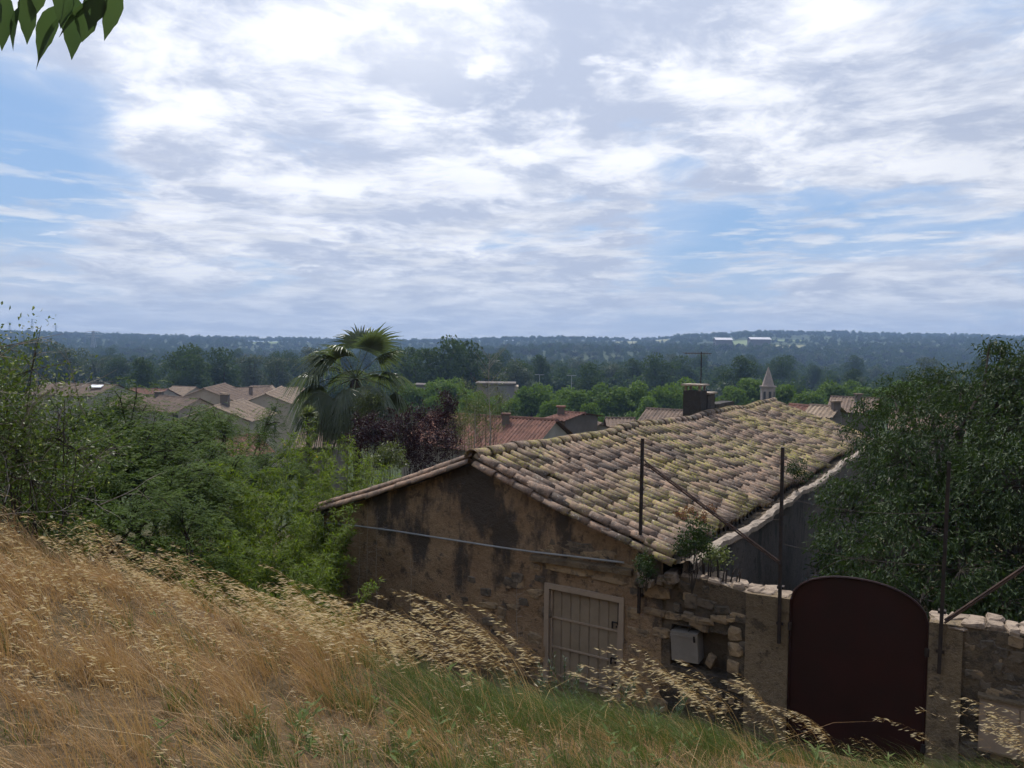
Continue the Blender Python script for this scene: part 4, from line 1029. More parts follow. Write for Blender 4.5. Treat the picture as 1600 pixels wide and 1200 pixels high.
# electricity pylons on the far ridge
for (px, y0, lab) in ((50, 498, 'tall lattice pylon rising over the far ridge'), (15, 503, 'thin lattice pylon on the skyline'), (87, 508, 'short distant mast on the skyline'), (146, 517, 'slim pale pylon standing before the ridge woods')):
    Yd = 1850 if px != 146 else 900
    p = at(px, y0, Yd); g = float(ground_z(p[0], Yd)); t_ = thing('pylon', (p[0], Yd, g), lab, 'pylon', 'electricity pylons')
    mb = MB(); hh = p[2] - g; wb = hh * .10
    for sx_ in (-1, 1):
        for sy_ in (-1, 1): tube_into(mb, [[p[0] + sx_ * wb, Yd + sy_ * wb, g - 1], [p[0] + sx_ * .5, Yd + sy_ * .5, p[2]]], .35, 4)
    for k in range(6):
        z0, z1 = g + hh * k / 7, g + hh * (k + 1) / 7; w0, w1 = wb * (1 - k / 7) + .5, wb * (1 - (k + 1) / 7) + .5
        tube_into(mb, [[p[0] - w0, Yd - w0, z0], [p[0] + w1, Yd - w1, z1]], .22, 4); tube_into(mb, [[p[0] + w0, Yd - w0, z0], [p[0] - w1, Yd - w1, z1]], .22, 4)
    part('lattice_mast', mb, M_ZINC, t_)
    for fr_, ln in ((.97, 7), (.86, 10), (.75, 7)):
        mb = MB(); z0 = g + hh * fr_; tube_into(mb, [[p[0] - ln, Yd, z0], [p[0] + ln, Yd, z0]], .3, 4); part('cross_arm', mb, M_ZINC, t_)

# ================================================================== plants of the garden
rng = np.random.default_rng(33)
def grow(p, d, L, r, level, out, tips, seed_r, up=.15, spread=.75, kids=3, segs=4):
    """recursive limb: collects (path, radii) and the tips"""
    P = [np.array(p, float)]; d = unit(np.array(d, float))
    for i in range(segs):
        d = unit(d + seed_r.normal(0, .16, 3) + np.array([0, 0, up * .25])); P.append(P[-1] + d * L / segs)
    rad = np.linspace(r, r * .55, segs + 1); out.append((np.array(P), rad))
    if level == 0:
        tips += [(P[-1], d), (P[-2], d), (P[segs // 2], d)]; return
    for k in range(kids):
        i = segs - (k % 2); q = P[i]; dd = unit(d + unit(seed_r.normal(size=3)) * spread + np.array([0, 0, up]))
        grow(q, dd, L * seed_r.uniform(.6, .82), r * .55, level - 1, out, tips, seed_r, up, spread, kids, segs)
def build_plant(name, loc, label, cat, group, limbs, leafmb, leafm, trunk_name='trunk', leaf_name='crown', bark=M_BARK, sides=5):
    t_ = thing(name, loc, label, cat, group); mb = MB()
    for P, rad in limbs: tube_into(mb, P, rad, sides if rad[0] > .01 else 3, cap=False)
    part(trunk_name, mb, bark, t_); part(leaf_name, leafmb, leafm, t_); return t_

# ---- drooping-leaved tree behind the wall, right of the house
R_ = np.random.default_rng(41)
def drooping_tree(base, blobs, n, label, L=.115, W=.036):
    limbs = []; base = np.array(base, float)
    cen = np.mean([b[:3] for b in blobs], axis=0)
    limbs.append((np.array([base, base + [0, 0, 1.0], (base + cen) / 2 + [0, 0, .4], cen]), np.array([.16, .13, .10, .06])))
    mb = MB()
    for bx_, by_, bz_, br_ in blobs:
        c = np.array([bx_, by_, bz_])
        limbs.append((np.array([(base + cen) / 2 + [0, 0, .3], (cen + c) / 2 + R_.normal(0, .15, 3), c, c + (c - cen) * .04]), np.array([.06, .04, .02, .006])))
        m_ = int(n * br_ ** 2)
        u = unit(R_.normal(size=(m_, 3))); rr = br_ * (.35 + .7 * R_.random(m_) ** .5)
        # twigs carry leaves: cluster centres first, then leaves hanging about them
        nc = max(6, m_ // 16); cu = unit(R_.normal(size=(nc, 3))); cu[:, 2] *= .85; cc = c + cu * (br_ * (.45 + .6 * R_.random(nc) ** .6))[:, None]
        pick = R_.integers(0, nc, m_); P = cc[pick] + R_.normal(0, .085, (m_, 3)) * [1, 1, .8]
        D = unit(cu[pick] * .55 + R_.normal(0, .45, (m_, 3)) + [0, 0, -.75]); U = unit(cu[pick] + R_.normal(0, .5, (m_, 3)) + [0, 0, .4])
        leaves_into(mb, P, D, U, L * R_.uniform(.65, 1.25, m_), W * R_.uniform(.7, 1.2, m_), .2, R_.random(m_))
        for k in range(nc // 2):
            limbs.append((np.array([c + (cc[k] - c) * .1, c + (cc[k] - c) * .6 + [0, 0, .05], cc[k]]), np.array([.008, .005, .003])))
    return build_plant('drooping_tree', base, label, 'tree', None, limbs, mb, L_HACK)
def pb(px, py, Yd, r): return (*at(px, py, Yd), r)
blobs = [pb(1330, 800, 15.5, .75), pb(1320, 860, 14.5, .6), pb(1400, 880, 13.2, .85), pb(1390, 760, 15.5, .95), pb(1370, 690, 17, .75), pb(1420, 640, 17, .8), pb(1470, 690, 15.5, 1.1), pb(1480, 800, 14, 1.1), pb(1500, 890, 12.8, .9), pb(1590, 870, 13, 1.1),
         pb(1560, 760, 14, 1.2), pb(1550, 650, 15.5, 1.1), pb(1500, 610, 17, .8), pb(1450, 605, 18, .6), pb(1640, 700, 14, 1.3), pb(1640, 600, 15, .9), pb(1590, 610, 15.5, .8), pb(1700, 800, 13.5, 1.3), pb(1330, 920, 13, .5), pb(1440, 935, 12.4, .6), pb(1570, 940, 12.2, .7),
         pb(1565, 560, 16, .42), pb(1600, 565, 16, .5), pb(1395, 620, 18.5, .55), pb(1350, 650, 18.5, .5), pb(1300, 850, 15.5, .4), pb(1310, 770, 16.5, .45), pb(1420, 720, 15, .9), pb(1640, 940, 12.2, .9), pb(1545, 545, 16, .25), pb(1600, 760, 13, 1.0), pb(1430, 820, 13.8, .9), pb(1350, 905, 16.5, 1.1), pb(1440, 910, 16.5, 1.2), pb(1530, 915, 16, 1.2), pb(1620, 910, 16, 1.2), pb(1480, 960, 14, .8), pb(1580, 960, 14, .8)]
drooping_tree((8.6, 14.6, float(ground_z(8.6, 14.6))), blobs, 2300, 'large dark leafy tree with drooping narrow leaves behind the gate wall')

# ---- bamboo
def bamboo_template(seed, ncul=7, h0=3.6):
    r = np.random.default_rng(seed); cul = MB(); lf = MB()
    for c in range(ncul):
        az = r.uniform(0, 6.28); h = h0 * r.uniform(.6, 1.1); lean = r.uniform(.1, .38); b0 = np.array([r.normal(0, .16), r.normal(0, .16), -.2])
        t = np.linspace(0, 1, 9); P = b0 + np.stack([np.cos(az) * lean * h * t ** 2, np.sin(az) * lean * h * t ** 2, h * (t - .12 * t ** 3 * lean * 2)], -1)
        tube_into(cul, P, np.linspace(.012, .003, 9), 5, cap=False)
        nn = int(26 * h / h0)
        for k in range(nn):
            tk = .14 + .86 * (k + r.random()) / nn; q = np.array([np.interp(tk, t, P[:, i]) for i in range(3)])
            for b_ in range(4):
                a2 = r.uniform(0, 6.28); dd = unit(np.array([math.cos(a2), math.sin(a2), r.uniform(-.1, .6)])); ln = r.uniform(.12, .42) * (1.15 - .6 * tk)
                tube_into(cul, [q, q + dd * ln * .6, q + dd * ln + [0, 0, -.03]], [.0025, .002, .001], 3, cap=False)
                m_ = 9; s_ = r.uniform(.25, 1.05, m_)[:, None]; Pl = q + dd * ln * s_ + r.normal(0, .015, (m_, 3))
                D = unit(dd * .7 + r.normal(0, .5, (m_, 3)) + [0, 0, -.3]); U = unit(r.normal(0, .45, (m_, 3)) + [0, 0, 1])
                leaves_into(lf, Pl, D, U, r.uniform(.09, .17, m_), r.uniform(.016, .027, m_), .1, np.clip(r.random(m_) * .8 + .2 * r.random(), 0, 1), .35)
    a, b_ = cul.mesh('culm'), lf.mesh('foliage'); a.materials.append(M_CULM); b_.materials.append(L_BAMB); return a, b_
M_CULM = plain('bamboo_culm', (.10, .12, .035), (.07, .085, .03), 8, .5, .05)
BAM = [bamboo_template(60 + k) for k in range(4)]
def plant_from(name, meshes, loc, rz, s, label, cat, group, names=('culm', 'foliage')):
    o = bpy.data.objects.new(name, None); COL.objects.link(o); o.location = tuple(loc); o.rotation_euler = (0, 0, rz); o.scale = (s, s, s) if np.ndim(s) == 0 else tuple(s)
    tag(o, label, cat, group)
    for nm, me in zip(names, meshes):
        c = bpy.data.objects.new(nm, me); COL.objects.link(c); c.parent = o
    return o
rb = np.random.default_rng(61)
BL = 'leafy green bamboo clump growing beside the house gable'
for (px, ty, Yd) in ((430, 672, 15.5), (480, 690, 15), (530, 700, 16.5), (390, 720, 14), (450, 745, 13), (505, 752, 14.5), (560, 705, 18), (420, 785, 12), (360, 770, 12.5), (470, 795, 12.2), (400, 830, 11), (345, 835, 10.8), (300, 790, 11.5), (290, 840, 10.3),
                     (455, 850, 11.2), (505, 800, 13.5), (585, 735, 19), (540, 660, 22), (490, 640, 24), (510, 870, 11.0), (380, 690, 17), (600, 760, 17.5), (330, 740, 14)):
    p = at(px, ty, Yd); g = float(ground_z(p[0], p[1])); hh = p[2] - g
    plant_from('bamboo', BAM[rb.integers(4)], (p[0], p[1], g), rb.uniform(0, 6.28), (min(1.15, hh / 3.7),) * 2 + (hh / 3.7,), 'leafy green bamboo clump ' + ('in the front row at the edge of the dry grass' if Yd < 11.8 else 'against the corner of the stained gable' if px > 490 and Yd < 15 else 'rising behind the gable verge tiles' if px > 490 else 'towering over the small red outbuilding' if ty < 725 else 'in the thick of the grove beneath the feathery trees' if px < 400 else 'in the middle of the grove beside the gable'), 'bamboo', 'bamboo clumps beside the gable')

# ---- feathery trees
def feather_template(seed, h=5.0, w=4.6):
    r = np.random.default_rng(seed); limbs = []; tips = []
    for k in range(5):
        a2 = k * 1.26 + r.uniform(-.4, .4); grow((0, 0, h * .22), (math.cos(a2), math.sin(a2), .75), w * .26, .045, 2, limbs, tips, r, .10, .62, 3)
    limbs.append((np.array([[0, 0, -.4], [.05, 0, h * .12], [0, 0, h * .24]]), np.array([.09, .075, .06])))
    mb = MB(); tk = MB()
    for P, rad in limbs: tube_into(tk, P, rad, 5 if rad[0] > .012 else 3, cap=False)
    T = np.array([t[0] for t in tips])
    for q in T:
        nf = 11
        az = r.uniform(0, 6.28, nf); D = np.stack([np.cos(az), np.sin(az), r.uniform(-.25, .25, nf)], -1)
        base = q + r.normal(0, 1, (nf, 3)) * [.22, .22, .07]; ln = r.uniform(.2, .34, nf)
        for j in range(nf):
            d = unit(D[j]); sd = unit(np.cross(d, [0, 0, 1.0])); s_ = np.linspace(.12, 1, 9)[:, None]
            Pm = base[j] + d * ln[j] * s_ + np.array([0, 0, -.10]) * s_ ** 2 * ln[j] * 3
            PP = np.concatenate([Pm, Pm]); DD = np.repeat(np.array([sd + d * .35, -sd + d * .35]), 9, 0) + r.normal(0, .12, (18, 3)) + [0, 0, -.15]
            leaves_into(mb, PP, DD, np.tile(np.array([0, 0, 1.0]), (18, 1)) + r.normal(0, .2, (18, 3)), .10 * (1.15 - .6 * np.concatenate([s_, s_])[:, 0]), .022, .0, np.full(18, r.random()))
    a, b_ = tk.mesh('trunk'), mb.mesh('crown'); a.materials.append(M_BARK); b_.materials.append(L_MIM); return a, b_, float(np.percentile(T[:, 2], 90)) + .05
FEA = [feather_template(70), feather_template(73)]
rq = np.random.default_rng(75)
for (px, ty, Yd, s) in ((130, 622, 17, 1.25), (215, 645, 19, 1.1), (75, 660, 14.5, 1.1), (370, 650, 27, .95), (255, 690, 15, 1.15), (150, 700, 13, 1.0), (320, 668, 22, .95), (215, 760, 11.5, .8), (60, 735, 11.5, .85), (420, 720, 20, .7), (280, 668, 24, .9)):
    p = at(px, ty, Yd); g = float(ground_z(p[0], p[1])); a, b_, top = FEA[rq.integers(2)]; hh = p[2] - g
    plant_from('feathery_tree', (a, b_), (p[0], p[1], g), rq.uniform(0, 6.28), (s, s, hh / top), 'feathery green tree with layered foliage ' + ('in front of the long house with the skylight' if px < 230 and ty < 650 else 'behind the thorny shrub' if px < 100 else 'by the small red outbuilding' if px > 350 else 'below the two-window house' if ty < 680 else 'low on the slope above the dry grass'), 'tree', 'feathery trees on the slope', ('trunk', 'crown'))

# ---- generic leafy shrubs
def shrub(name, px, py, Yd, rad, n, leaf, mat, label, cat='shrub', group=None, zs=1.0, bark=M_BARK, wl_=.5, gnd=None, clump=None, seed=1):
    r = np.random.default_rng(seed + int(px) + 1000); c = at(px, py, Yd); g = float(ground_z(c[0], c[1])) if gnd is None else gnd
    limbs = []; base = np.array([c[0], c[1], g]); nb = 18
    q = unit(r.normal(size=(nb, 3))) * (r.random((nb, 1)) ** .4) * rad * [.8, .8, .8 * zs] + c
    for b_ in q: limbs.append((np.array([base, (base + b_) / 2 + r.normal(0, .08 * rad, 3), b_]), np.array([.012, .009, .004]) * max(.3, rad)))
    nc = max(8, n // 14); k = r.integers(0, nb, nc); u = unit(r.normal(size=(nc, 3))); cc = q[k] + u * (rad * (.2 + .25 * r.random(nc)))[:, None] * [1, 1, zs]
    pk = r.integers(0, nc, n); s_ = leaf * .8 if clump is None else clump
    P = cc[pk] + r.normal(0, s_, (n, 3)); D = unit(u[pk] * .6 + r.normal(0, .6, (n, 3))); U = unit(u[pk] + r.normal(0, .5, (n, 3)) + [0, 0, .6])
    mb = MB(); leaves_into(mb, P, D, U, leaf * r.uniform(.6, 1.3, n), leaf * wl_ * r.uniform(.7, 1.2, n), .15, r.random(n))
    for j in range(0, nc, 2): limbs.append((np.array([q[k[j]], cc[j]]), np.array([.006, .003]) * max(.3, rad)))
    return build_plant(name, base, label, cat, group, limbs, mb, mat, 'stems', 'foliage', bark)
shrub('purple_shrub', 655, 690, 24, 1.25, 9000, .075, L_PURP, 'dark purple leaved shrub behind the gable roof', zs=.95)
shrub('purple_shrub', 590, 685, 25, 1.0, 6000, .075, L_PURP, 'dark purple leaved shrub at the foot of the palm', zs=1.0)
shrub('purple_shrub', 690, 650, 27, .8, 3500, .075, L_PURP, 'taller purple leaved shrub reaching over the red tiles', zs=1.1)
shrub('pale_shrub', 752, 640, 29, 1.1, 3800, .10, L_SHRUB, 'airy pale green shrub behind the ridge of the stone house', zs=1.5, wl_=.2)
shrub('pale_shrub', 718, 672, 27, .8, 2200, .10, L_SHRUB, 'low pale green shrub between the purple shrubs and the ridge', zs=1.2, wl_=.2)
shrub('yellow_shrub', 575, 640, 30, .8, 3000, .08, L_SHRUB, 'yellow-green shrub growing in front of the palm trunk')
shrub('yellow_shrub', 615, 718, 20, .6, 2200, .07, L_SHRUB, 'yellow-green twiggy shrub leaning over the gable verge', zs=.7)
shrub('wall_shrub', 1083, 842, 10.9, .28, 1400, .05, L_HACK, 'small green bush rooted at the corner of the tiled roof', gnd=-3.5, zs=1.1)
shrub('wall_shrub', 1246, 738, 17.6, .28, 700, .06, L_HACK, 'small green tuft growing on the roof coping', gnd=-3.3)
shrub('wall_shrub', 1118, 868, 11.4, .22, 700, .05, L_SHRUB, 'small yellowish weed growing on the wall coping', gnd=-3.55)
shrub('wall_shrub', 1010, 885, 11.0, .2, 700, .045, L_HACK, 'dark green weed rooted beneath the corner of the roof', gnd=-3.5)
def on_roof(px, py):
    d = ray(px, py)
    for Yd in np.linspace(9, 40, 1500):
        q = d * Yd / d[1] - AX; a_ = q @ E1; b_ = q @ E2
        if 0 < b_ < BLEN and 0 < a_ < aR + .1 and (d * Yd / d[1])[2] < float(roof_z(a_, b_)) + .12: return Yd
    return 13.0
for i_, (px, py) in enumerate(((1062, 806), (1080, 800), (1098, 812), (1112, 798))): shrub('stonecrop', px, py, on_roof(px, py), .11, 260, .035, L_RED, 'reddish stonecrop cushion growing among the roof tiles', 'plant', 'stonecrop cushions on the roof', gnd=-3.1, wl_=.7)
# thorny shrub close by at the edge of the bank, with bare grey twigs
rt_ = np.random.default_rng(81)
for (px, py, Yd, rad, n, lab) in ((40, 690, 7.6, .95, 4200, 'loose thorny shrub with bare grey twigs on the edge of the bank'), (-40, 620, 7.4, .9, 3200, 'upright thorny shrub with pale glinting leaves'), (10, 590, 8.5, .4, 800, 'small sprig of pale glinting leaves above the thorny shrub')):
    sh_ = shrub('thorny_shrub', px, py, Yd, rad, n, .05, L_OLIVE, lab, group=None, wl_=.5, clump=.09, zs=1.1)
    c = at(px, py, Yd); mb = MB()
    for k in range(26 if n > 1000 else 4):
        a0 = c + rt_.normal(0, .35, 3) - [0, 0, .3]; d = unit(np.array([rt_.uniform(-.2, 1.2), rt_.uniform(-.5, .4), rt_.uniform(.1, .9)])); ln = rt_.uniform(.4, 1.0)
        P = [a0]; 
        for j in range(5): d = unit(d + rt_.normal(0, .18, 3)); P.append(P[-1] + d * ln / 5)
        tube_into(mb, P, np.linspace(.006, .0015, 6), 4, cap=False)
        for j in (2, 3, 4):
            d2 = unit(d + rt_.normal(0, .6, 3)); tube_into(mb, [P[j], P[j] + d2 * .12, P[j] + d2 * .25 + rt_.normal(0, .02, 3)], [.003, .002, .001], 3, cap=False)
    tag(part('bare_twigs', mb, M_TWIG, sh_), None, None, None, 'stuff')
shrub('bank_shrub', 70, 800, 7.8, .45, 1800, .05, L_OLIVE, 'low leafy weed at the upper edge of the dry grass')
shrub('bank_shrub', 115, 850, 7.2, .32, 1300, .045, L_OLIVE, 'small fresh green weed poking out of the dry grass')

# ---- fan palm
pc = at(556, 592, 32); gp = float(ground_z(pc[0], pc[1]))
palm = thing('fan_palm', (pc[0], pc[1], gp), 'fan palm with drooping fronds on a shaggy trunk above the garden', 'palm tree')
mb = MB(); zz = np.linspace(gp - .5, pc[2], 14); tube_into(mb, np.column_stack([pc[0] + .06 * np.sin(zz), np.full(14, pc[1]), zz]), .17 + .03 * np.sin(zz * 9), 9); part('trunk', mb, M_BARK, palm)
r = np.random.default_rng(91)
def frond(d, pet, fan, droop, roll, mat, seed):
    rr = np.random.default_rng(seed); d = unit(np.array(d, float)); mb = MB()
    t = np.linspace(0, 1, 7); P = pc + np.outer(t * pet, d) + np.outer(-droop * .35 * pet * t ** 2, [0, 0, 1.0])
    tube_into(mb, P, np.linspace(.026, .014, 7), 4, r=.0)
    d2 = unit(P[-1] - P[-2]); sd = unit(np.cross(d2, [0, 0, 1.0])) if abs(d2[2]) < .97 else np.array([1.0, 0, 0]); nn = np.cross(sd, d2)
    sd, nn = sd * math.cos(roll) + nn * math.sin(roll), nn * math.cos(roll) - sd * math.sin(roll)
    nseg = 34
    for k in range(nseg):
        an = (k / (nseg - 1) - .5) * 2 * 1.6; dd = unit(d2 * math.cos(an) + sd * math.sin(an) - nn * .18); ln = fan * (.62 + .38 * math.cos(an * .6)) * rr.uniform(.9, 1.06)
        tt = np.array([0, .35, .6, .8, 1.0]); dr = droop * rr.uniform(.7, 1.3)
        C = P[-1] + np.outer(tt * ln, dd) + np.outer(-dr * ln * np.clip(tt - .38, 0, 1) ** 1.6 * 1.15, [0, 0, 1.0])
        wd = fan * .062 * np.array([.25, .95, .8, .45, .06]); wv_ = unit(np.cross(dd, nn)); 
        lft = C + wv_ * wd[:, None] / 2; rgt = C - wv_ * wd[:, None] / 2; cen = C - nn * wd[:, None] * .28
        grid_into(mb, np.stack([lft, cen, rgt], 0), float(rr.random()))
    return part('frond', mb, mat, palm)
spec_f = [(-.6, 0, 1.0, 1.3, 1.15, .8), (.42, -.2, 1.1, 1.4, 1.25, .45), (.1, .3, 1.2, 1.3, 1.2, .5), (-.3, -.3, 1.1, 1.2, 1.1, .8), (.6, .1, .8, 1.2, 1.1, .6), (-.9, -.2, .55, 1.5, 1.2, .9), (-1, .2, .25, 1.5, 1.2, 1.1), (-.9, -.4, .1, 1.4, 1.15, 1.2), (-1, 0, -.2, 1.4, 1.1, 1.2),
          (.4, -.9, .2, 1.0, 1.0, 1.2), (.75, -.5, .15, 1.2, 1.1, 1.2), (.95, .2, .05, 1.3, 1.1, 1.2), (.9, -.3, -.3, 1.3, 1.1, 1.2), (-.6, -.8, 0, 1.2, 1.0, 1.2), (-.2, -1, .1, 1.0, 1.0, 1.2), (.1, -.9, -.3, 1.1, 1.0, 1.2), (-.7, -.5, -.5, 1.3, 1.0, 1.0), (.5, -.6, -.5, 1.3, 1.0, 1.0),
          (-.4, .8, .5, 1.2, 1.1, .8), (.5, .8, .4, 1.2, 1.1, .8), (-.85, .4, .6, 1.35, 1.15, .8), (.8, .4, .5, 1.2, 1.1, .8), (-.7, -.1, .75, 1.35, 1.15, .7)]
for i_, (x_, y_, z_, pe, fa, dr) in enumerate(spec_f): frond((x_, y_, z_), pe * 1.22, fa * 1.35, dr, r.normal(0, .5), L_PALM, 200 + i_)
for i_ in range(12):
    an = r.uniform(0, 6.28); frond((math.cos(an) * .6, math.sin(an) * .6, -.75), r.uniform(1.1, 1.7), r.uniform(1.0, 1.3), .8, r.normal(0, .6), L_PALMD if i_ % 2 else L_PALM, 300 + i_)
# ---- yucca rosette on a stem
py_ = at(481, 648, 27); gy_ = float(ground_z(py_[0], py_[1]))
yu = thing('yucca', (py_[0], py_[1], gy_), 'spiky pale green yucca rosette standing before the village houses', 'plant')
mb = MB(); tube_into(mb, [[py_[0], py_[1], gy_ - .2], [py_[0] + .05, py_[1], (gy_ + py_[2]) / 2], py_], [.08, .07, .06], 7); part('stem', mb, M_BARK, yu)
n = 260; D = randdir(n); D[:, 2] = np.abs(D[:, 2]) * 1.2 - .35; mb = MB(); leaves_into(mb, np.tile(py_, (n, 1)) + rng.normal(0, .03, (n, 3)), D, np.tile([0, 0, 1.0], (n, 1)), rng.uniform(.32, .46, n), .035, .2); part('rosette', mb, L_SHRUB, yu)
# ---- bare cane standing behind the ridge
c0, c1 = at(766, 706, 24), at(764, 552, 24)
cane = thing('tall_cane', c0, 'tall thin cane with bare side shoots rising behind the ridge', 'cane'); mb = MB()
tube_into(mb, np.linspace(c0, c1, 8) + np.column_stack([.02 * np.sin(np.arange(8)), np.zeros(8), np.zeros(8)]), np.linspace(.022, .006, 8), 5); part('stem', mb, M_TWIG, cane); mb = MB()
for k in range(16):
    t = rng.uniform(.35, .97); q = c0 + (c1 - c0) * t; sgn = 1 if rng.random() < .4 else -1; ln = rng.uniform(.25, .9)
    tube_into(mb, [q, q + [sgn * ln * .4, 0, ln * .55], q + [sgn * ln * .75, rng.normal(0, .1), ln * .95]], [.007, .005, .002], 3, cap=False)
part('side_shoots', mb, M_TWIG, cane)
c0, c1 = at(741, 706, 24.5), at(742, 640, 24.5); mb = MB(); tube_into(mb, [c0, (c0 + c1) / 2 + [.02, 0, 0], c1], [.02, .016, .012], 5); solo('wooden_stake', mb, M_TWIG, 'short thin stake beside the tall cane', 'stake', origin=c0)
# ---- dead weeds against the gable
for i_, (px, y0, y1) in enumerate(((572, 960, 792), (588, 950, 800), (640, 900, 868), (806, 1060, 905), (560, 970, 830))):
    a_, z0 = gw(px, y0, -.35); a2_, z1 = gw(px + 2, y1, -.35); base = H(a_, -.35, z0); tp = H(a2_, -.35, z1); mb = MB()
    base = base.copy(); base[2] = float(ground_z(base[0], base[1]))
    t_ = thing('dead_weed', base, 'dry brittle weed stalk standing against the stained gable wall', 'weed', 'dead weeds against the gable')
    P = np.linspace(base, tp, 9) + rng.normal(0, .012, (9, 3)); tube_into(mb, P, np.linspace(.007, .002, 9), 4, cap=False); part('stalk', mb, M_TWIG, t_); mb = MB()
    for k in range(int((tp - base)[2] * 16)):
        q = base + (tp - base) * rng.uniform(.3, 1); an = rng.uniform(0, 6.28); e_ = np.array([math.cos(an), math.sin(an) * .4, rng.uniform(-.1, .3)]) * rng.uniform(.05, .2)
        tube_into(mb, [q, q + e_ * .6, q + e_ + [0, 0, .02]], [.002, .002, .001], 3, cap=False)
    part('side_twigs', mb, M_TWIG, t_)
# ---- spurge clumps by the door
def spurge(px, py, Yd, s):
    c = at(px, py, Yd); g = float(ground_z(c[0], c[1])); t_ = thing('spurge_plant', (c[0], c[1], g), 'blue-green spurge with upright whorled stems in front of the door', 'plant', 'spurge plants by the door')
    sm, lf = MB(), MB(); hh = max(.35, c[2] - g)
    for k in range(9):
        an = rng.uniform(0, 6.28); ln = hh * rng.uniform(.7, 1.1); tip = np.array([c[0] + math.cos(an) * ln * .45, c[1] + math.sin(an) * ln * .45, g + ln]); b0 = np.array([c[0], c[1], g])
        tube_into(sm, [b0, (b0 + tip) / 2 + [0, 0, .05], tip], [.008, .006, .004], 4, cap=False)
        m_ = 90; tt = rng.uniform(.35, 1.02, m_)[:, None]; P = b0 + (tip - b0) * tt + [0, 0, .04]; D = unit(randdir(m_) * [1, 1, .4] + unit(tip - b0) * .55)
        leaves_into(lf, P, D, np.tile(unit(tip - b0), (m_, 1)), .065, .013, .1)
    part('stems', sm, M_CULM, t_); part('foliage', lf, L_SPURGE, t_)
L_SPURGE = leafmat('spurge_leaf', (.075, .105, .06), (.05, .08, .045), None, .3, .5, .3)
for q in ((885, 1066, 8.6, 1), (905, 1072, 8.3, 1), (870, 1085, 8.0, 1), (985, 1098, 7.8, 1), (1000, 1092, 8.2, 1), (850, 1080, 8.4, 1)): spurge(*q)

# ---- twig with leaves hanging into the picture from a branch overhead
tw0 = at(-60, -260, 1.9); branch = thing('overhanging_branch', tw0, 'dark leafy branch tip hanging from overhead against the sky', 'branch')
nodes_ = [(0, -40), (60, -30), (120, -50), (175, -45)]
mb = MB(); main = [at(-420, -700, 2.6), at(-200, -420, 2.2), tw0, at(0, -120, 1.9), at(70, -60, 1.9), at(150, -55, 1.92), at(190, -70, 1.95)]
tube_into(mb, main, [.02, .015, .010, .006, .004, .003, .002], 6); part('twig', mb, M_BARK, branch)
def big_leaf(p0, p1, wd, Yd, tw):
    A_, B_ = at(*p0, Yd), at(*p1, Yd + .02); d = B_ - A_; L = np.linalg.norm(d); d = d / L; vw = unit((A_ + B_) / 2); sd = unit(np.cross(d, vw)); nn = np.cross(sd, d)
    sd = sd * math.cos(tw) + nn * math.sin(tw); nn = np.cross(sd, d)
    t = np.linspace(0, 1, 11); prof = np.sin(np.pi * np.clip(t, 0, 1) ** .8) ** .85 * (1 - .55 * t ** 3); prof[-1] = .01; prof[0] = .02
    W_ = wd / FPX * Yd / 2; C = A_ + np.outer(t * L, d) + np.outer(.05 * L * np.sin(t * 3), nn)
    rip = 1 + .06 * np.sin(np.arange(11) * 2.4)
    l_ = C + np.outer(prof * W_ * rip, sd) + np.outer(prof * W_ * .3, nn); r__ = C - np.outer(prof * W_ * (2 - rip), sd) + np.outer(prof * W_ * .3, nn)
    mb = MB(); grid_into(mb, np.stack([l_, C, r__], 0)); part('leaf', mb, L_TWIG, branch, True)
    mb2 = MB(); tube_into(mb2, [A_, A_ + np.array([.0, .0, .03]) - d * .02, at(p0[0] + 4, -60, 1.9)], [.0012, .001, .001], 3); part('leaf_stalk', mb2, M_BARK, branch)
for (p0, p1, wd, tw) in (((10, -10), (3, 80), 32, .2), ((30, 10), (21, 80), 16, .9), ((38, -12), (42, 70), 28, -.3), ((88, 8), (60, 98), 30, .35), ((98, 22), (57, 110), 14, 1.0), ((120, -5), (112, 94), 36, .1), ((133, 10), (128, 66), 34, -.4), ((152, -5), (92, 60), 16, 1.0), ((188, -18), (163, 64), 28, .2),
                         ((150, -20), (138, 48), 34, -.3), ((110, -30), (95, 45), 34, .4), ((60, -35), (50, 30), 26, -.5), ((-14, -20), (-6, 60), 30, .3), ((172, -40), (150, 40), 26, .6)): big_leaf(p0, p1, wd, 1.9 + random.uniform(-.05, .05), tw)

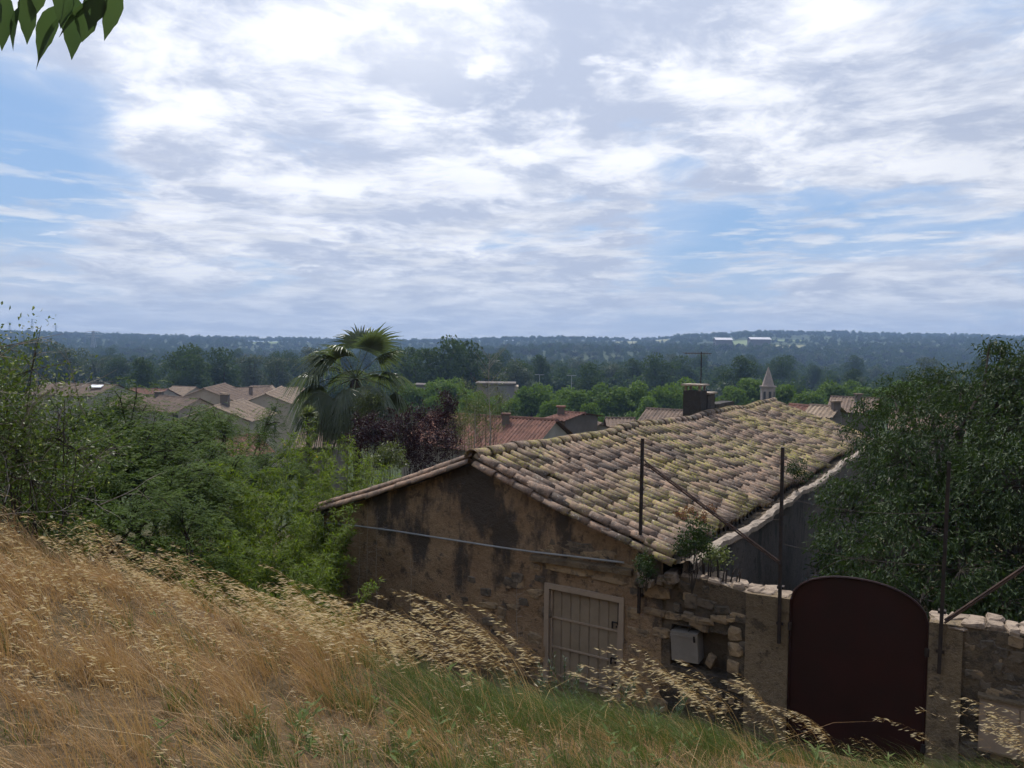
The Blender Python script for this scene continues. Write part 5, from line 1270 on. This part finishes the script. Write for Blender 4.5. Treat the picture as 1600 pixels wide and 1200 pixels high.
# ================================================================== grass of the bank
rg = np.random.default_rng(101)
def grassmat(name, ca, cb, cc, trans=.35):
    return leafmat(name, ca, cb, cc, trans, .6, .25, (1.15, 1.15, .8))
G_DRY = grassmat('dry_straw', (.54, .36, .18), (.31, .175, .075), (.70, .55, .34))
G_GREEN = grassmat('green_grass', (.13, .17, .042), (.07, .11, .03), (.34, .28, .11))
G_OAT = grassmat('oat_spikelet', (.80, .68, .50), (.60, .46, .30), (.86, .78, .62), .45)
def blades_into(mb, P, Hh, Wd, lean, bend, r=None):
    """P base points; lean: horizontal displacement vectors of the tip; four-level strips"""
    n = len(P); t = np.array([0, .4, .75, 1.0]); wv_ = np.array([1, .85, .5, .04])
    az = rg.uniform(0, 6.28, n); sd = np.stack([np.cos(az), np.sin(az), np.zeros(n)], -1)
    C = P[:, None, :] + (t ** 1.0)[None, :, None] * np.stack([np.zeros(n), np.zeros(n), Hh], -1)[:, None, :] + (t ** 1.8)[None, :, None] * lean[:, None, :]
    C[:, :, 2] -= (t ** 3)[None, :] * (bend * Hh)[:, None]
    Lf = C + sd[:, None, :] * (wv_[None, :, None] * Wd[:, None, None] / 2); Rt = C - sd[:, None, :] * (wv_[None, :, None] * Wd[:, None, None] / 2)
    V = np.stack([Lf, Rt], 2).reshape(n * 8, 3); i0 = (np.arange(n) * 8)[:, None]
    F = np.concatenate([i0 + np.array([[0, 1, 3, 2]]) + 2 * k for k in range(3)], 0)
    mb.add(V, F, np.repeat(rg.random(n) if r is None else r, 8))
def bank_points(n, x0, x1, y0, y1, fn):
    x = rg.uniform(x0, x1, n); y = rg.uniform(y0, y1, n); b = (x - AX[0]) * E2[0] + (y - AX[1]) * E2[1]
    w_ = fn(x, y) * (b < -.15); k = rg.random(n) < w_; x, y = x[k], y[k]
    return np.column_stack([x, y, ground_z(x, y) - .02])
def dryness(x, y):
    return smooth01(-x + .45 * vnoise(x * 1.2, y * 1.2, 14) + .16 * (y - 5), .7, 2.0)
def bare(x, y):  # worn bare earth near the foot of the bank
    return np.exp(-(((x - 2.5) / .95) ** 2 + ((y - 6.8) / .55) ** 2))
def fade(x, y): return np.clip(1.15 - .055 * np.maximum(y - 4, 0), .35, 1)
dry, green, oat = MB(), MB(), MB()
def tufts(mb, n, fn, k, rad, hlo, hhi, wlo, whi, llo, lhi, spread, seed):
    """n tuft centres, about k blades each; height, lean and tone vary tuft by tuft"""
    C = bank_points(n, -8.5, 7.5, 1.5, 11.0, fn); m_ = len(C)
    kk = rg.integers(int(k * .5), int(k * 1.5), m_); idx = np.repeat(np.arange(m_), kk); N_ = len(idx)
    th, tl, tr = rg.uniform(.6, 1.25, m_) * (.8 + .35 * vnoise(C[:, 0] * 1.6, C[:, 1] * 1.6, seed)), rg.uniform(llo, lhi, m_), np.clip(rg.random(m_) * .75 + .2 * (.5 + .5 * vnoise(C[:, 0] * .8, C[:, 1] * .8, seed + 1)), 0, 1)
    an = rg.uniform(0, 6.28, N_); rr = rad * np.sqrt(rg.random(N_)) * rg.uniform(.5, 1.3, m_)[idx]
    x, y = C[idx, 0] + rr * np.cos(an), C[idx, 1] + rr * np.sin(an); P = np.column_stack([x, y, ground_z(x, y) - .02])
    ln = rg.uniform(hlo, hhi, N_) * th[idx]
    lean = np.column_stack([-ln * tl[idx] * rg.uniform(.6, 1.3, N_) + ln * spread * np.cos(an) * .8, ln * spread * np.sin(an) + rg.normal(0, .1, N_) * ln, np.zeros(N_)])
    blades_into(mb, P, ln, rg.uniform(wlo, whi, N_), lean, rg.uniform(0, .35, N_), np.clip(tr[idx] + rg.normal(0, .16, N_), 0, 1))
gap = lambda x, y: .5 + .5 * smooth01(vnoise(x * 2.0, y * 2.0, 19), -.45, .25)
tufts(dry, 5600, lambda x, y: (dryness(x, y) * .72 + .05) * fade(x, y) * gap(x, y), 42, .10, .25, .62, .0022, .005, .25, 1.1, .22, 15)
tufts(green, 6000, lambda x, y: (1 - .87 * dryness(x, y)) * fade(x, y) * gap(x, y) * (1 - .97 * bare(x, y)) * .8, 38, .09, .10, .38, .003, .0065, -.1, .8, .45, 17)
P = bank_points(80000, -8.5, 7.5, 1.5, 11.0, lambda x, y: fade(x, y) * (1 - .8 * bare(x, y)) * .8); n = len(P); ln = rg.uniform(.08, .30, n)
blades_into(dry, P, ln, rg.uniform(.0025, .006, n), np.column_stack([rg.normal(-.4, .6, n) * ln, rg.normal(0, .6, n) * ln, np.zeros(n)]), rg.uniform(0, .6, n))
# stray stalks lying across the grass
P = bank_points(500, -6.5, 3.0, 2.5, 7.5, lambda x, y: .3 + .5 * dryness(x, y)); n = len(P); ln = rg.uniform(.4, .85, n)
blades_into(dry, P, ln, rg.uniform(.004, .006, n), np.column_stack([rg.normal(-.5, .9, n) * ln, rg.normal(0, .4, n) * ln, np.zeros(n)]), rg.uniform(.1, .6, n), rg.uniform(.85, 1, n))
# broad-leaved weeds between the blades
C = bank_points(420, -3.0, 6.0, 3.0, 8.5, lambda x, y: (1 - .8 * dryness(x, y)) * .5 * (1 - bare(x, y)))
for c in C:
    k = 14; an = rg.uniform(0, 6.28, k); hh = rg.uniform(.02, .22, k)[:, None] * [0, 0, 1]
    leaves_into(green, c + hh + rg.normal(0, .02, (k, 3)), np.column_stack([np.cos(an), np.sin(an), rg.uniform(.1, .7, k)]), np.tile([0, 0, 1.0], (k, 1)), rg.uniform(.05, .13, k), rg.uniform(.012, .03, k), .2, np.clip(rg.normal(.3, .2, k), 0, .9))
# wild oats: stalks that lean with the wind, spikelets streaming off them
def oats(P, hmin, hmax, lean0, nsp, size):
    n = len(P); Hh = rg.uniform(hmin, hmax, n); ln = np.column_stack([-Hh * rg.uniform(lean0 * .7, lean0 * 1.3, n), rg.normal(0, .10, n) * Hh, np.zeros(n)])
    t = np.linspace(0, 1, 7); az = rg.uniform(0, 6.28, n); sd = np.stack([np.cos(az), np.sin(az), np.zeros(n)], -1)
    def curve(tt):  # tt (n,k)
        C = P[:, None, :] + tt[..., None] * np.stack([np.zeros(n), np.zeros(n), Hh], -1)[:, None, :] + (tt ** 2.0)[..., None] * ln[:, None, :]
        C[:, :, 2] -= tt ** 3 * (.22 * Hh)[:, None]; return C
    C = curve(np.tile(t, (n, 1))); wv_ = np.linspace(.0032, .0012, 7)
    V = np.stack([C + sd[:, None, :] * wv_[None, :, None] / 2, C - sd[:, None, :] * wv_[None, :, None] / 2], 2).reshape(n * 14, 3); i0 = (np.arange(n) * 14)[:, None]
    dry.add(V, np.concatenate([i0 + np.array([[0, 1, 3, 2]]) + 2 * k for k in range(6)], 0), np.repeat(rg.random(n), 14))
    tt = rg.uniform(.45, 1.0, (n, nsp)); S = curve(tt).reshape(-1, 3); m_ = len(S)
    side = np.column_stack([-rg.uniform(.015, .085, m_), rg.normal(0, .03, m_), rg.uniform(-.045, .025, m_)])
    side *= (1.25 - tt.reshape(-1, 1)) * 1.5
    Sp = S + side; D = unit(np.column_stack([-np.ones(m_), rg.normal(0, .25, m_), rg.normal(.02, .28, m_)]))
    # branchlets
    V = np.stack([S, S + [0, 0, .0012], Sp + [0, 0, .0012], Sp], 1).reshape(-1, 3); dry.add(V, np.arange(4 * m_).reshape(m_, 4), .3)
    L_ = size * rg.uniform(.65, 1.2, m_); rr = rg.random(m_)
    leaves_into(oat, Sp, D, np.tile([0, 0, 1.0], (m_, 1)) + rg.normal(0, .4, (m_, 3)), L_, L_ * .11, .1, rr, .4)
    leaves_into(oat, Sp, D + rg.normal(0, .1, (m_, 3)), np.tile([0, 1.0, 0], (m_, 1)) + rg.normal(0, .4, (m_, 3)), L_, L_ * .11, .1, rr, .4)
P = bank_points(3600, -8.5, 1.0, 2.6, 9.5, lambda x, y: dryness(x, y) * smooth01(y, 2.5, 5.5) * .5); oats(P, .5, .9, .65, 19, .042)
def oat_patch(px, py, Yd, k, sx_, sy_, hmin, hmax, lean0, nsp=30, size=.05):
    c = at(px, py, Yd); x = c[0] + rg.normal(0, sx_, k); y = Yd + rg.normal(0, sy_, k); oats(np.column_stack([x, y, ground_z(x, y) - .02]), hmin, hmax, lean0, nsp, size)
oat_patch(830, 1090, 5.9, 17, .16, .3, 1.05, 1.5, .62); oat_patch(745, 1090, 5.9, 12, .2, .3, .9, 1.25, .6); oat_patch(600, 1060, 6.0, 24, .3, .4, .7, 1.05, .6); oat_patch(520, 1040, 6.3, 18, .25, .3, .7, 1.0, .6); oat_patch(680, 1080, 6.1, 10, .2, .3, .7, 1.0, .6)
oat_patch(1085, 1150, 6.6, 7, .10, .2, .85, 1.15, .5); oat_patch(1145, 1160, 6.7, 6, .10, .2, .85, 1.15, .5); oat_patch(1215, 1160, 6.8, 7, .12, .2, .8, 1.1, .55); oat_patch(1290, 1170, 7.0, 5, .12, .2, .6, .9, .6); oat_patch(1010, 1120, 6.6, 5, .1, .2, .7, .95, .6)
oat_patch(1640, 1190, 6.8, 7, .2, .2, .95, 1.25, .7); oat_patch(1570, 1200, 6.6, 5, .2, .2, .8, 1.05, .7); oat_patch(880, 1200, 4.6, 12, .3, .2, .4, .6, .6, 14, .03); oat_patch(560, 1190, 4.3, 14, .4, .2, .35, .5, .6, 12, .03)
oat_patch(1390, 1190, 7.2, 7, .2, .2, .5, .7, .7, 12, .03)
# longer wind-blown green grass on the lower bank
for (px, py, Yd, k) in ((1180, 1150, 7.4, 900), (1290, 1170, 7.6, 900), (1400, 1190, 7.4, 1200), (1530, 1190, 7.2, 1200), (1080, 1150, 6.8, 900), (700, 1080, 6.0, 700), (880, 1110, 6.4, 900)):
    c = at(px, py, Yd); x = c[0] + rg.normal(0, .38, k); y = Yd + rg.normal(0, .4, k); P = np.column_stack([x, y, ground_z(x, y) - .02]); ln = rg.uniform(.25, .55, k)
    blades_into(green, P, ln, rg.uniform(.003, .006, k), np.column_stack([-ln * rg.uniform(.4, 1.1, k), rg.normal(0, .15, k) * ln, np.zeros(k)]), rg.uniform(.1, .5, k))
struct('dry_grass', dry, G_DRY, kind='stuff'); struct('green_grass', green, G_GREEN, kind='stuff'); struct('oat_spikelets', oat, G_OAT, kind='stuff')

# ================================================================== haze: the air over the valley
m, nt = new_mat('haze_air')
v = nt.n('ShaderNodeVolumePrincipled', {'Color': (.42, .63, 1.0), 'Density': .0003, 'Anisotropy': 0.0})
o = nt.n('ShaderNodeOutputMaterial'); nt.t.links.new(v.outputs[0], o.inputs['Volume'])
mb = MB(); mb.add(box_v((-3100, -80, -30), (3100, 2560, 100)), BOXF)
haze = struct('haze', mb, m, kind='stuff')
